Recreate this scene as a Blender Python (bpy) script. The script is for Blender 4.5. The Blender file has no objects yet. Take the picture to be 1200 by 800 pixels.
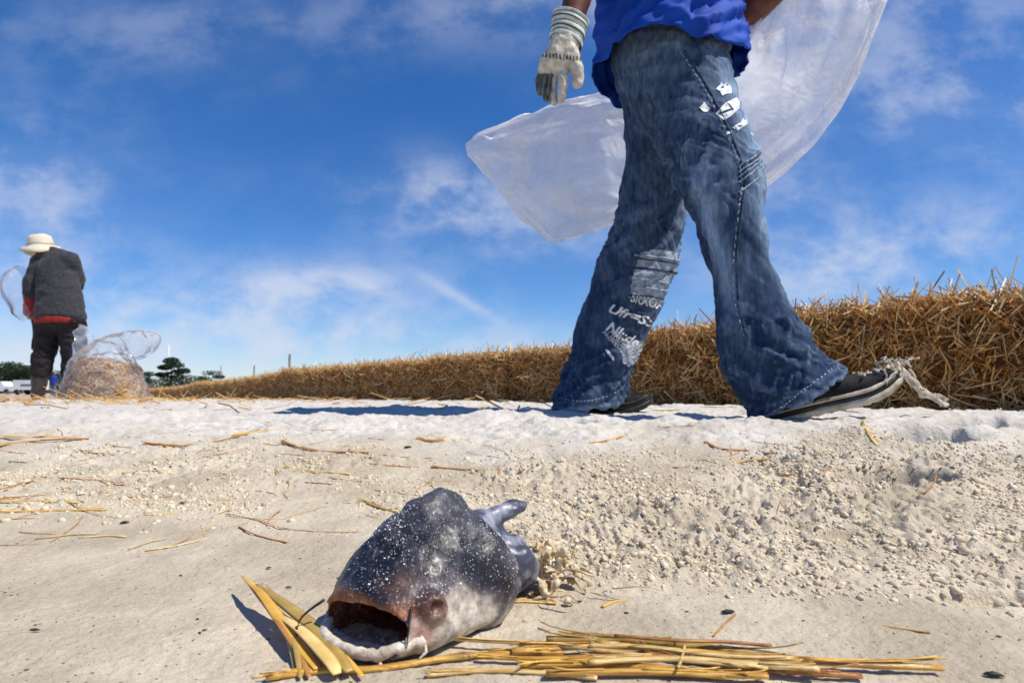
import bpy, bmesh, math, random
import numpy as np
from mathutils import Vector, Matrix
from mathutils.bvhtree import BVHTree

# ------------------------------------------------------------------ camera, sky, sun, exposure
scene = bpy.context.scene
COL = scene.collection
R = math.radians
CAMZ = 0.16
FPX = 700.0
PITCH = math.atan(56 / FPX)
cam_d = bpy.data.cameras.new('camera')
cam = bpy.data.objects.new('camera', cam_d); COL.objects.link(cam)
cam.location = (0, 0, CAMZ)
cam.rotation_euler = (R(90) + PITCH, 0, 0)
cam_d.sensor_width = 36.0
cam_d.lens = 36.0 * FPX / 1200.0
cam_d.clip_start = 0.02; cam_d.clip_end = 6000
cam_d.dof.use_dof = True; cam_d.dof.focus_distance = 0.62; cam_d.dof.aperture_fstop = 13
scene.camera = cam

SUN_EL = R(57)
sd = Vector((0.93, -0.36, 0)).normalized()
SUNV = Vector((math.cos(SUN_EL) * sd.x, math.cos(SUN_EL) * sd.y, math.sin(SUN_EL)))
world = bpy.data.worlds.new('World'); scene.world = world; world.use_nodes = True
def build_world():
    nt = world.node_tree; nt.nodes.clear(); N = nt.nodes; L = nt.links
    out = N.new('ShaderNodeOutputWorld'); bg = N.new('ShaderNodeBackground')
    sky = N.new('ShaderNodeTexSky'); sky.sky_type = 'NISHITA'; sky.sun_disc = False
    sky.sun_elevation = SUN_EL; sky.sun_rotation = math.atan2(sd.x, sd.y)
    sky.air_density = 1.0; sky.dust_density = 0.0; sky.ozone_density = 3.0
    hs = N.new('ShaderNodeHueSaturation'); hs.inputs['Saturation'].default_value = 1.18
    hs.inputs['Value'].default_value = 1.0
    tint = N.new('ShaderNodeMix'); tint.data_type = 'RGBA'; tint.blend_type = 'MULTIPLY'; tint.inputs[0].default_value = 1.0
    L.new(sky.outputs[0], tint.inputs[6]); tint.inputs[7].default_value = (0.80, 0.915, 1.17, 1)
    L.new(tint.outputs[2], hs.inputs['Color'])
    tc = N.new('ShaderNodeTexCoord'); sep = N.new('ShaderNodeSeparateXYZ'); L.new(tc.outputs['Generated'], sep.inputs[0])
    def m(op, a, b=None, c=None, clamp=False):
        n = N.new('ShaderNodeMath'); n.operation = op; n.use_clamp = clamp
        for i, v in enumerate((a, b, c)):
            if v is None: continue
            if isinstance(v, (int, float)): n.inputs[i].default_value = v
            else: L.new(v, n.inputs[i])
        return n.outputs[0]
    ay = m('MAXIMUM', m('ABSOLUTE', sep.outputs[1]), 0.12)
    a = m('DIVIDE', sep.outputs[0], ay); e = m('DIVIDE', sep.outputs[2], ay)
    def noise(scale, detail, sx, sy, off, dist=0.0):
        cb = N.new('ShaderNodeCombineXYZ')
        L.new(m('MULTIPLY', a, sx), cb.inputs[0]); L.new(m('MULTIPLY', e, sy), cb.inputs[1]); cb.inputs[2].default_value = off
        n = N.new('ShaderNodeTexNoise'); n.inputs['Scale'].default_value = scale; n.inputs['Detail'].default_value = detail
        n.inputs['Roughness'].default_value = 0.62; n.inputs['Distortion'].default_value = dist
        L.new(cb.outputs[0], n.inputs['Vector']); return n.outputs['Fac']
    nz = noise(5.5, 7, 1.0, 1.5, 3.1, 0.1)
    nw = noise(1.7, 6, 1.0, 1.9, 8.4, 0.2)
    # soft heaps of cloud: centre azimuth, centre elevation (tangents), widths, amount
    heaps = [(-0.83, 0.32, 0.15, 0.14, 0.75), (-0.80, 0.12, 0.40, 0.11, 0.75), (-0.32, 0.165, 0.14, 0.050, 1.1), (-0.42, 0.12, 0.22, 0.04, 0.8), (-0.12, 0.325, 0.15, 0.07, 0.85),
             (0.08, 0.26, 0.2, 0.07, 0.6), (0.55, 0.20, 0.20, 0.07, 0.95), (0.75, 0.52, 0.36, 0.13, 0.62), (0.80, 0.27, 0.22, 0.06, 0.6),
             (0.42, 0.33, 0.14, 0.07, 0.55), (-0.3, 0.06, 0.7, 0.07, 0.65), (0.5, 0.72, 0.5, 0.12, 0.45), (-1.6, 0.25, 0.4, 0.12, 0.8), (1.7, 0.3, 0.4, 0.14, 0.8),
             (-0.62, 0.62, 0.4, 0.08, 0.3), (0.0, 0.66, 0.3, 0.06, 0.28)]
    tot = None
    for (ca, ce, wa, we, amt) in heaps:
        da = m('DIVIDE', m('SUBTRACT', a, ca), wa); de = m('DIVIDE', m('SUBTRACT', e, ce), we)
        r2 = m('ADD', m('MULTIPLY', da, da), m('MULTIPLY', de, de))
        g = m('MULTIPLY', m('EXPONENT', m('MULTIPLY', r2, -1.0)), amt)
        tot = g if tot is None else m('ADD', tot, g)
    mr = N.new('ShaderNodeMapRange'); mr.interpolation_type = 'SMOOTHSTEP'
    L.new(nz, mr.inputs[0]); mr.inputs[1].default_value = 0.38; mr.inputs[2].default_value = 0.66
    heap = m('MULTIPLY', m('MINIMUM', tot, 1.0), m('ADD', m('MULTIPLY', mr.outputs[0], 0.85), 0.12))
    mw = N.new('ShaderNodeMapRange'); mw.interpolation_type = 'SMOOTHSTEP'
    L.new(nw, mw.inputs[0]); mw.inputs[1].default_value = 0.45; mw.inputs[2].default_value = 0.8
    wisp = m('MULTIPLY', mw.outputs[0], 0.11)
    # a vapour trail low in the sky
    tx = m('SUBTRACT', a, -0.09); te = m('SUBTRACT', e, 0.155)
    along = m('ADD', m('MULTIPLY', tx, 0.86), m('MULTIPLY', te, -0.51)); acr = m('ADD', m('MULTIPLY', tx, 0.51), m('MULTIPLY', te, 0.86))
    tr = m('EXPONENT', m('MULTIPLY', m('ADD', m('POWER', m('DIVIDE', along, 0.075), 2.0), m('POWER', m('DIVIDE', acr, 0.010), 2.0)), -1.0))
    trail = m('MULTIPLY', tr, m('MULTIPLY', nz, 0.75))
    fac = m('ADD', m('ADD', m('MULTIPLY', heap, 0.74), wisp), trail, clamp=True)
    mix = N.new('ShaderNodeMix'); mix.data_type = 'RGBA'
    L.new(fac, mix.inputs[0]); L.new(hs.outputs[0], mix.inputs[6]); mix.inputs[7].default_value = (6.3, 6.7, 7.8, 1)
    L.new(mix.outputs[2], bg.inputs['Color']); bg.inputs['Strength'].default_value = 0.102
    L.new(bg.outputs[0], out.inputs['Surface'])
build_world()
sun_d = bpy.data.lights.new('sun', 'SUN'); sun_d.energy = 5.0; sun_d.angle = R(0.53); sun_d.color = (1.0, 0.945, 0.84)
sun = bpy.data.objects.new('sun', sun_d); COL.objects.link(sun); sun.location = (6, 3, 9)
sun.rotation_euler = SUNV.to_track_quat('Z', 'Y').to_euler()
vs = scene.view_settings; vs.view_transform = 'Standard'; vs.look = 'None'; vs.exposure = 0.12; vs.gamma = 1.0; vs.use_curve_mapping = False
scene.cycles.transparent_max_bounces = 24

# ------------------------------------------------------------------ helpers
rng = np.random.default_rng(7)
random.seed(7)
SP, CP = math.sin(PITCH), math.cos(PITCH)
def ray(px, py):
    u = (px - 600) / FPX; v = (400 - py) / FPX
    return Vector((u, CP - SP * v, SP + CP * v))
def at(px, py, Y):                      # the point of the place at depth Y that the photograph shows at a pixel
    d = ray(px, py); return Vector((0, 0, CAMZ)) + d * (Y / d.y)
def mpp(Y): return Y / FPX              # metres per pixel at a depth

def _h2(ix, iy, s):
    n = (ix.astype(np.int64) * 374761393 + iy.astype(np.int64) * 668265263 + s * 974711) & 0x7fffffff
    n = ((n ^ (n >> 13)) * 1274126177) & 0x7fffffff
    return ((n ^ (n >> 16)) & 0xffff) / 65535.0
def n2(x, y, s=0):
    ix = np.floor(x); iy = np.floor(y); fx = x - ix; fy = y - iy
    fx = fx * fx * fx * (fx * (fx * 6 - 15) + 10); fy = fy * fy * fy * (fy * (fy * 6 - 15) + 10)
    a = _h2(ix, iy, s); b = _h2(ix + 1, iy, s); c = _h2(ix, iy + 1, s); d = _h2(ix + 1, iy + 1, s)
    return (a + (b - a) * fx + (c - a) * fy + (a - b - c + d) * fx * fy) * 2 - 1
def n3(p, s=0):
    p = np.asarray(p, float); z = p[:, 2]; iz = np.floor(z); fz = z - iz; fz = fz * fz * (3 - 2 * fz)
    def lay(k):
        sx = (k * 57.31) % 1009.0
        return n2(p[:, 0] + sx, p[:, 1] + sx * 1.37, s)
    return lay(iz) * (1 - fz) + lay(iz + 1) * fz
def fbm2(x, y, o=4, s=0, g=0.5):
    t = 0; a = 1.0; f = 1.0
    for k in range(o):
        t = t + a * n2(x * f + k * 17.3, y * f - k * 9.1, s + k); a *= g; f *= 2.03
    return t
def fbm3(p, o=3, s=0):
    t = 0; a = 1.0; f = 1.0
    for k in range(o):
        t = t + a * n3(p * f + k * 11.7, s + k); a *= 0.5; f *= 2.03
    return t
def sstep(a, b, x):
    t = np.clip((x - a) / (b - a), 0, 1); return t * t * (3 - 2 * t)

def mesh_np(name, V, F, cols=None, smooth=True):
    V = np.asarray(V, np.float32); F = np.asarray(F, np.int32)
    me = bpy.data.meshes.new(name)
    me.vertices.add(len(V)); me.vertices.foreach_set('co', V.ravel())
    k = F.shape[1]
    me.loops.add(F.size); me.loops.foreach_set('vertex_index', F.ravel())
    me.polygons.add(len(F)); me.polygons.foreach_set('loop_start', np.arange(0, F.size, k, dtype=np.int32))
    me.polygons.foreach_set('loop_total', np.full(len(F), k, np.int32))
    me.polygons.foreach_set('use_smooth', np.full(len(F), smooth, bool))
    me.update(calc_edges=True); me.validate()
    if cols is not None:
        at_ = me.color_attributes.new('col', 'FLOAT_COLOR', 'POINT')
        c4 = np.ones((len(V), 4), np.float32); c4[:, :3] = cols
        at_.data.foreach_set('color', c4.ravel())
    return me
def link(name, me, mat=None, parent=None, label=None, cat=None, group=None, kind=None, loc=None, local=False):
    o = bpy.data.objects.new(name, me); COL.objects.link(o)
    if mat is not None and me is not None and not me.materials: me.materials.append(mat)
    if parent is not None:
        o.parent = parent
        if not local and parent.type == 'EMPTY': o.matrix_parent_inverse = Matrix.Translation(-parent.location)
    if loc is not None: o.location = loc
    tag(o, label, cat, group, kind); return o
def tag(o, label=None, cat=None, group=None, kind=None):
    if label: o['label'] = label
    if cat: o['category'] = cat
    if group: o['group'] = group
    if kind: o['kind'] = kind
def empty(name, loc, label, cat, group=None):
    o = bpy.data.objects.new(name, None); COL.objects.link(o); o.location = loc; o.empty_display_size = 0.05
    tag(o, label, cat, group); return o

def surface_nets(fn, lo, hi, h, band=9.0):
    lo = np.array(lo, float); n = np.ceil((np.array(hi) - lo) / h).astype(int) + 1
    ax = [lo[i] + h * np.arange(n[i]) for i in range(3)]
    P = np.stack(np.meshgrid(*ax, indexing='ij'), -1).reshape(-1, 3)
    c4 = [np.append(np.arange(0, k - 1, 4), k - 1) for k in n]; near_i = [np.abs(np.arange(k)[:, None] - c[None]).argmin(1) for k, c in zip(n, c4)]
    PC = np.stack(np.meshgrid(*[a[c] for a, c in zip(ax, c4)], indexing='ij'), -1).reshape(-1, 3)
    fc = fn(PC).reshape([len(c) for c in c4]); f = fc[np.ix_(*near_i)].ravel()      # far from the surface the coarse value is enough
    sel = np.where(np.abs(f) < h * band)[0]
    for i in range(0, len(sel), 400000): f[sel[i:i + 400000]] = fn(P[sel[i:i + 400000]])
    f = f.reshape(n); s = f < 0
    acc = np.zeros((n[0] - 1, n[1] - 1, n[2] - 1, 3)); cnt = np.zeros(acc.shape[:3])
    cor = [(i, j, k) for i in (0, 1) for j in (0, 1) for k in (0, 1)]
    def sub(A, c): return A[c[0]:n[0] - 1 + c[0], c[1]:n[1] - 1 + c[1], c[2]:n[2] - 1 + c[2]]
    for c0 in cor:
        for ax_ in range(3):
            if c0[ax_]: continue
            c1 = list(c0); c1[ax_] = 1
            a = sub(f, c0); b = sub(f, c1); m = (a < 0) != (b < 0)
            t = np.where(m, a / np.where(m, a - b, 1), 0)
            for q in range(3):
                acc[..., q] += np.where(m, c0[q] + (t if q == ax_ else 0), 0)
            cnt += m
    act = cnt > 0; idx = -np.ones(act.shape, int); idx[act] = np.arange(act.sum())
    cells = np.argwhere(act); V = lo + h * (cells + acc[act] / cnt[act][:, None])
    F = []
    for ax_ in range(3):
        b1, b2 = (ax_ + 1) % 3, (ax_ + 2) % 3
        sl0 = [slice(None)] * 3; sl1 = [slice(None)] * 3; sl0[ax_] = slice(0, -1); sl1[ax_] = slice(1, None)
        a = s[tuple(sl0)]; b = s[tuple(sl1)]
        e = np.argwhere(a != b)
        e = e[(e[:, b1] > 0) & (e[:, b2] > 0) & (e[:, b1] < n[b1] - 1) & (e[:, b2] < n[b2] - 1)]
        flip = a[e[:, 0], e[:, 1], e[:, 2]]
        def cid(d1, d2):
            q = e.copy(); q[:, b1] -= d1; q[:, b2] -= d2; return idx[q[:, 0], q[:, 1], q[:, 2]]
        Q = np.stack([cid(1, 1), cid(0, 1), cid(0, 0), cid(1, 0)], 1)
        Q[~flip] = Q[~flip][:, ::-1]; F.append(Q)
    return V, np.concatenate(F)
def smooth_v(V, F, it=2, lam=0.5):
    e = np.concatenate([F[:, [i, (i + 1) % 4]] for i in range(4)]); e = np.concatenate([e, e[:, ::-1]])
    deg = np.bincount(e[:, 0], minlength=len(V)).astype(float)[:, None]; deg[deg == 0] = 1
    for _ in range(it):
        S = np.stack([np.bincount(e[:, 0], weights=V[e[:, 1], q], minlength=len(V)) for q in range(3)], 1) / deg
        V = V + lam * (S - V)
    return V
def vnormals(V, F):
    N = np.zeros_like(V); nn = np.cross(V[F[:, 2]] - V[F[:, 0]], V[F[:, 3]] - V[F[:, 1]])
    for k in range(4):
        for q in range(3): N[:, q] += np.bincount(F[:, k], weights=nn[:, q], minlength=len(V))
    return N / (np.linalg.norm(N, axis=1, keepdims=True) + 1e-12)
def chain(P, pts):          # distance to a chain of tapered round links; pts = [(xyz, r), ...]
    d = np.full(len(P), 1e9)
    for (a, ra), (b, rb) in zip(pts[:-1], pts[1:]):
        a = np.array(a); b = np.array(b); ab = b - a
        t = np.clip(((P - a) @ ab) / (ab @ ab + 1e-12), 0, 1)
        d = np.minimum(d, np.linalg.norm(P - a - t[:, None] * ab, axis=1) - (ra + (rb - ra) * t))
    return d
def ell(P, c, r, ax=None):
    q = P - np.array(c)
    if ax is not None: q = q @ np.array(ax).T
    q = q / np.array(r); k = np.linalg.norm(q, axis=1)
    return (k - 1) * min(r)
def smin(a, b, k):
    h = np.clip(0.5 + 0.5 * (b - a) / k, 0, 1); return b + (a - b) * h - k * h * (1 - h)

def tubes(P, D, L, r, bend, up=None, seg=3, sides=4, taper=0.75, cols=None, flat=1.0):
    # many straws at once: start P, direction D, length L, radius r, sideways bow
    n = len(P); D = D / np.linalg.norm(D, axis=1, keepdims=True)
    ref = np.where(np.abs(D[:, 2:3]) < 0.9, np.array([[0, 0, 1.0]]), np.array([[1.0, 0, 0]]))
    A = np.cross(D, ref); A /= np.linalg.norm(A, axis=1, keepdims=True); B = np.cross(D, A)
    ph = rng.uniform(0, 6.28, n); BD = A * np.cos(ph)[:, None] + B * np.sin(ph)[:, None]
    if up is not None: BD = np.broadcast_to(np.array(up, float), BD.shape)
    V = np.empty((n, seg + 1, sides, 3))
    for i in range(seg + 1):
        t = i / seg; c = P + D * (L * t)[:, None] + BD * (bend * 4 * t * (1 - t))[:, None]
        rr = r * (1 - (1 - taper) * t)
        for k in range(sides):
            an = 2 * math.pi * k / sides
            V[:, i, k] = c + A * (rr * math.cos(an))[:, None] + B * (rr * math.sin(an) * flat)[:, None]
    base = (np.arange(n) * (seg + 1) * sides)[:, None]
    q = []
    for i in range(seg):
        for k in range(sides):
            q.append([i * sides + k, i * sides + (k + 1) % sides, (i + 1) * sides + (k + 1) % sides, (i + 1) * sides + k])
    if sides == 4: q += [[3, 2, 1, 0], [seg * 4, seg * 4 + 1, seg * 4 + 2, seg * 4 + 3]]
    F = (base[:, :, None] + np.array(q)[None]).reshape(-1, 4)
    C = None if cols is None else np.repeat(cols, (seg + 1) * sides, axis=0)
    return V.reshape(-1, 3), F, C
def poly_tube(pts, rads, sides=8, flat=1.0, ends=True, ref=(0, 0, 1)):
    pts = [Vector(p) for p in pts]; V = []; F = []
    for i, p in enumerate(pts):
        d = (pts[min(i + 1, len(pts) - 1)] - pts[max(i - 1, 0)]).normalized()
        rf = Vector(ref) if abs(d.dot(Vector(ref))) < 0.95 else Vector((1, 0, 0))
        a = d.cross(rf).normalized(); b = d.cross(a).normalized(); r = rads[i] if hasattr(rads, '__len__') else rads
        for k in range(sides):
            an = 2 * math.pi * k / sides; V.append(p + a * math.cos(an) * r + b * math.sin(an) * r * flat)
    for i in range(len(pts) - 1):
        for k in range(sides):
            F.append((i * sides + k, i * sides + (k + 1) % sides, (i + 1) * sides + (k + 1) % sides, (i + 1) * sides + k))
    if ends:
        F.append(tuple(range(sides))[::-1]); F.append(tuple(range((len(pts) - 1) * sides, len(pts) * sides)))
    return V, F
def join(parts):
    V = []; F = []
    for v, f in parts:
        o = len(V); V += [tuple(q) for q in v]; F += [tuple(i + o for i in q) for q in f]
    return V, F
def mesh_py(name, V, F, smooth=True):
    me = bpy.data.meshes.new(name); me.from_pydata([tuple(v) for v in V], [], [tuple(f) for f in F]); me.update()
    me.polygons.foreach_set('use_smooth', [smooth] * len(me.polygons)); return me
def spline(pts, n):
    pts = [Vector(p) for p in pts]; out = []; m = len(pts) - 1
    for i in range(n):
        t = i / (n - 1) * m; k = min(int(t), m - 1); f = t - k
        p0 = pts[max(k - 1, 0)]; p1 = pts[k]; p2 = pts[k + 1]; p3 = pts[min(k + 2, m)]
        out.append(0.5 * ((2 * p1) + (p2 - p0) * f + (2 * p0 - 5 * p1 + 4 * p2 - p3) * f * f + (3 * p1 - p0 - 3 * p2 + p3) * f ** 3))
    return out
def box(cx, cy, cz, sx, sy, sz):
    V = [(cx + i * sx / 2, cy + j * sy / 2, cz + k * sz / 2) for i in (-1, 1) for j in (-1, 1) for k in (-1, 1)]
    return V, [(0, 1, 3, 2), (4, 6, 7, 5), (0, 4, 5, 1), (2, 3, 7, 6), (0, 2, 6, 4), (1, 5, 7, 3)]

# ------------------------------------------------------------------ materials
def mat(name, c1, c2=None, rough=0.7, scale=20, detail=5, lo=0.35, hi=0.65, bump=0.0, bscale=None, bdist=0.002, vcol=0.0, spec=0.4, trans=0.0, coat=0.0, speck=None, stretch=None, sheen=0.0):
    m = bpy.data.materials.new(name); m.use_nodes = True; nt = m.node_tree; N = nt.nodes; L = nt.links
    b = N['Principled BSDF']; b.inputs['Roughness'].default_value = rough; b.inputs['Specular IOR Level'].default_value = spec
    if coat: b.inputs['Coat Weight'].default_value = coat; b.inputs['Coat Roughness'].default_value = 0.2
    if sheen: b.inputs['Sheen Weight'].default_value = sheen
    tc = N.new('ShaderNodeTexCoord'); vec = tc.outputs['Object']
    if stretch:
        mp = N.new('ShaderNodeMapping'); mp.inputs['Scale'].default_value = stretch; L.new(vec, mp.inputs[0]); vec = mp.outputs[0]
    nz = N.new('ShaderNodeTexNoise'); nz.inputs['Scale'].default_value = scale; nz.inputs['Detail'].default_value = detail; L.new(vec, nz.inputs['Vector'])
    cr = N.new('ShaderNodeValToRGB'); cr.color_ramp.elements[0].position = lo; cr.color_ramp.elements[1].position = hi
    cr.color_ramp.elements[0].color = (*c1, 1); cr.color_ramp.elements[1].color = (*(c2 or c1), 1); L.new(nz.outputs['Fac'], cr.inputs[0])
    col = cr.outputs[0]
    if vcol:
        va = N.new('ShaderNodeVertexColor'); va.layer_name = 'col'; mx = N.new('ShaderNodeMix'); mx.data_type = 'RGBA'; mx.blend_type = 'MULTIPLY'
        mx.inputs[0].default_value = vcol; L.new(col, mx.inputs[6]); L.new(va.outputs[0], mx.inputs[7]); col = mx.outputs[2]
    if speck:
        sc, th, sc_col = speck
        n2_ = N.new('ShaderNodeTexNoise'); n2_.inputs['Scale'].default_value = sc; n2_.inputs['Detail'].default_value = 2; L.new(vec, n2_.inputs['Vector'])
        mr = N.new('ShaderNodeMapRange'); mr.inputs[1].default_value = th; mr.inputs[2].default_value = th + 0.05; L.new(n2_.outputs['Fac'], mr.inputs[0])
        mx = N.new('ShaderNodeMix'); mx.data_type = 'RGBA'; L.new(mr.outputs[0], mx.inputs[0]); L.new(col, mx.inputs[6]); mx.inputs[7].default_value = (*sc_col, 1); col = mx.outputs[2]
    L.new(col, b.inputs['Base Color'])
    if bump:
        nb = N.new('ShaderNodeTexNoise'); nb.inputs['Scale'].default_value = bscale or scale * 3; nb.inputs['Detail'].default_value = 4; L.new(vec, nb.inputs['Vector'])
        bp = N.new('ShaderNodeBump'); bp.inputs['Strength'].default_value = bump; bp.inputs['Distance'].default_value = bdist
        L.new(nb.outputs['Fac'], bp.inputs['Height']); L.new(bp.outputs[0], b.inputs['Normal'])
    if trans:
        tr = N.new('ShaderNodeBsdfTranslucent'); L.new(col, tr.inputs[0]); mxs = N.new('ShaderNodeMixShader'); mxs.inputs[0].default_value = trans
        L.new(b.outputs[0], mxs.inputs[1]); L.new(tr.outputs[0], mxs.inputs[2]); L.new(mxs.outputs[0], N['Material Output'].inputs[0])
    return m
def plastic(name, fac, tint=(0.9, 0.92, 0.96), rough=0.22, scale=14, edge=0.25, ior=1.4, bump=.35):
    m = bpy.data.materials.new(name); m.use_nodes = True; nt = m.node_tree; N = nt.nodes; L = nt.links; N.clear()
    out = N.new('ShaderNodeOutputMaterial'); tp = N.new('ShaderNodeBsdfTransparent'); tp.inputs[0].default_value = (0.97, 0.98, 1, 1)
    df = N.new('ShaderNodeBsdfDiffuse'); df.inputs[0].default_value = (*tint, 1); tl = N.new('ShaderNodeBsdfTranslucent'); tl.inputs[0].default_value = (*tint, 1)
    gl = N.new('ShaderNodeBsdfGlossy'); gl.inputs['Roughness'].default_value = rough; gl.inputs[0].default_value = (1, 1, 1, 1)
    m1 = N.new('ShaderNodeMixShader'); m1.inputs[0].default_value = 0.5; L.new(df.outputs[0], m1.inputs[1]); L.new(tl.outputs[0], m1.inputs[2])
    tc = N.new('ShaderNodeTexCoord'); nz = N.new('ShaderNodeTexNoise'); nz.inputs['Scale'].default_value = scale; nz.inputs['Detail'].default_value = 6; nz.inputs['Distortion'].default_value = 1.2
    L.new(tc.outputs['Object'], nz.inputs['Vector'])
    mr = N.new('ShaderNodeMapRange'); mr.inputs[1].default_value = 0.3; mr.inputs[2].default_value = 0.75; mr.inputs[3].default_value = fac * 0.55; mr.inputs[4].default_value = min(1, fac * 1.7); L.new(nz.outputs['Fac'], mr.inputs[0])
    lw = N.new('ShaderNodeLayerWeight'); lw.inputs[0].default_value = 0.35
    ad = N.new('ShaderNodeMath'); ad.operation = 'MULTIPLY_ADD'; ad.use_clamp = True; L.new(lw.outputs['Facing'], ad.inputs[0]); ad.inputs[1].default_value = edge; L.new(mr.outputs[0], ad.inputs[2])
    bp = N.new('ShaderNodeBump'); bp.inputs['Strength'].default_value = bump; bp.inputs['Distance'].default_value = 0.01
    nb = N.new('ShaderNodeTexNoise'); nb.inputs['Scale'].default_value = scale * 2.2; nb.inputs['Detail'].default_value = 3; nb.inputs['Distortion'].default_value = 2.0; L.new(tc.outputs['Object'], nb.inputs['Vector'])
    L.new(nb.outputs['Fac'], bp.inputs['Height'])
    for s in (df, tl, gl): L.new(bp.outputs[0], s.inputs['Normal'])
    m2 = N.new('ShaderNodeMixShader'); L.new(ad.outputs[0], m2.inputs[0]); L.new(tp.outputs[0], m2.inputs[1]); L.new(m1.outputs[0], m2.inputs[2])
    m3 = N.new('ShaderNodeMixShader'); fr = N.new('ShaderNodeFresnel'); fr.inputs[0].default_value = ior; L.new(bp.outputs[0], fr.inputs[1])
    L.new(fr.outputs[0], m3.inputs[0]); L.new(m2.outputs[0], m3.inputs[1]); L.new(gl.outputs[0], m3.inputs[2]); L.new(m3.outputs[0], out.inputs[0])
    return m

def sand_material(name='sand', relief=True):
    m = bpy.data.materials.new(name); m.use_nodes = True; nt = m.node_tree; N = nt.nodes; L = nt.links
    b = N['Principled BSDF']; b.inputs['Roughness'].default_value = 0.9; b.inputs['Specular IOR Level'].default_value = 0.2
    g = N.new('ShaderNodeNewGeometry'); sep = N.new('ShaderNodeSeparateXYZ'); L.new(g.outputs['Position'], sep.inputs[0])
    def noise(sc, det=4, rough=0.55):
        n = N.new('ShaderNodeTexNoise'); n.inputs['Scale'].default_value = sc; n.inputs['Detail'].default_value = det; n.inputs['Roughness'].default_value = rough
        L.new(g.outputs['Position'], n.inputs['Vector']); return n.outputs['Fac']
    def mr(v, a, b_, c=0.0, d=1.0, sm=True):
        n = N.new('ShaderNodeMapRange'); n.interpolation_type = 'SMOOTHSTEP' if sm else 'LINEAR'
        L.new(v, n.inputs[0]); n.inputs[1].default_value = a; n.inputs[2].default_value = b_; n.inputs[3].default_value = c; n.inputs[4].default_value = d; return n.outputs[0]
    def mx(f, a, b_, blend='MIX'):
        n = N.new('ShaderNodeMix'); n.data_type = 'RGBA'; n.blend_type = blend
        if isinstance(f, float): n.inputs[0].default_value = f
        else: L.new(f, n.inputs[0])
        for i, v in ((6, a), (7, b_)):
            if isinstance(v, tuple): n.inputs[i].default_value = (*v, 1)
            else: L.new(v, n.inputs[i])
        return n.outputs[2]
    def add(a, b_, k):
        n = N.new('ShaderNodeMath'); n.operation = 'MULTIPLY_ADD'; L.new(b_, n.inputs[0]); n.inputs[1].default_value = k; L.new(a, n.inputs[2]); return n.outputs[0]
    yn = add(sep.outputs[1], noise(5, 6), 1.0)
    dry = mr(yn, 1.35, 1.78)                       # bleached dry sand up on the bank
    damp = mx(mr(noise(9, 5), 0.35, 0.68), (0.47, 0.40, 0.29), (0.68, 0.60, 0.465))
    white = mx(mr(noise(14, 4), 0.35, 0.7), (0.64, 0.61, 0.565), (0.74, 0.715, 0.675))
    col = mx(dry, damp, white)
    far = mr(sep.outputs[1], 9, 40); col = mx(far, col, (0.46, 0.43, 0.39))
    grain = noise(1500, 2, 0.6); col = mx(0.55, col, mx(mr(grain, 0.3, 0.72, sm=False), (0.30, 0.25, 0.20), (1.0, 0.98, 0.95)), 'MULTIPLY')
    col = mx(0.35, col, mx(mr(noise(420, 3), 0.3, 0.7), (0.66, 0.58, 0.46), (1.0, 1.0, 0.98)), 'MULTIPLY')
    bright = N.new('ShaderNodeBrightContrast'); bright.inputs[1].default_value = 0.05; L.new(col, bright.inputs[0]); col = bright.outputs[0]
    specks = mr(noise(300, 1), 0.715, 0.73); col = mx(specks, col, (0.07, 0.05, 0.035))
    L.new(col, b.inputs['Base Color'])
    bp = N.new('ShaderNodeBump'); bp.inputs['Strength'].default_value = 0.6; bp.inputs['Distance'].default_value = 0.0012; L.new(noise(900, 3, 0.6), bp.inputs['Height'])
    bp2 = N.new('ShaderNodeBump'); bp2.inputs['Strength'].default_value = 0.55; bp2.inputs['Distance'].default_value = 0.004; L.new(noise(160, 4), bp2.inputs['Height']); L.new(bp.outputs[0], bp2.inputs['Normal'])
    if relief: L.new(bp2.outputs[0], b.inputs['Normal'])
    return m
M = {}
M['sand'] = sand_material(); M['clod'] = sand_material('sand_clod', False)
M['straw'] = mat('straw', (0.80, 0.72, 0.55), (1, 1, 1), rough=0.45, scale=60, vcol=1.0, spec=0.5, trans=0.18)
M['straw_wet'] = mat('straw_glossy', (0.50, 0.36, 0.20), (1, 1, 1), rough=0.33, scale=90, stretch=(.18, 6, 6), vcol=1.0, spec=0.6, trans=0.12, bump=0.4, bscale=300, bdist=0.001)
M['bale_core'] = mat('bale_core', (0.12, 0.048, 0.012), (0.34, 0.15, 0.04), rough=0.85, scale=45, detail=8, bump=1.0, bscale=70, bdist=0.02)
M['denim'] = mat('denim', (0.60, 0.66, 0.74), (1.15, 1.12, 1.08), rough=0.85, scale=5, detail=8, stretch=(26, 26, 5), vcol=1.0, bump=0.5, bscale=650, bdist=0.0012, spec=0.2)
M['denim_pale'] = mat('denim_pale', (0.16, 0.21, 0.28), (0.40, 0.46, 0.54), rough=0.85, scale=70, detail=6, bump=0.4, bscale=500, bdist=0.001, spec=0.2)
M['denim_dark'] = mat('denim_dark', (0.010, 0.022, 0.05), (0.05, 0.08, 0.13), rough=0.85, scale=90)
M['thread'] = mat('thread', (0.26, 0.31, 0.38), (0.45, 0.5, 0.56), rough=0.8, scale=60)
M['print'] = mat('white_print', (0.50, 0.53, 0.58), (0.82, 0.82, 0.82), rough=0.7, scale=90, detail=6, lo=0.38, hi=0.56)
M['shirt'] = mat('blue_cotton', (0.001, 0.036, 0.30), (0.002, 0.060, 0.42), rough=0.75, scale=8, bump=0.3, bscale=700, bdist=0.001, spec=0.25)
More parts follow.
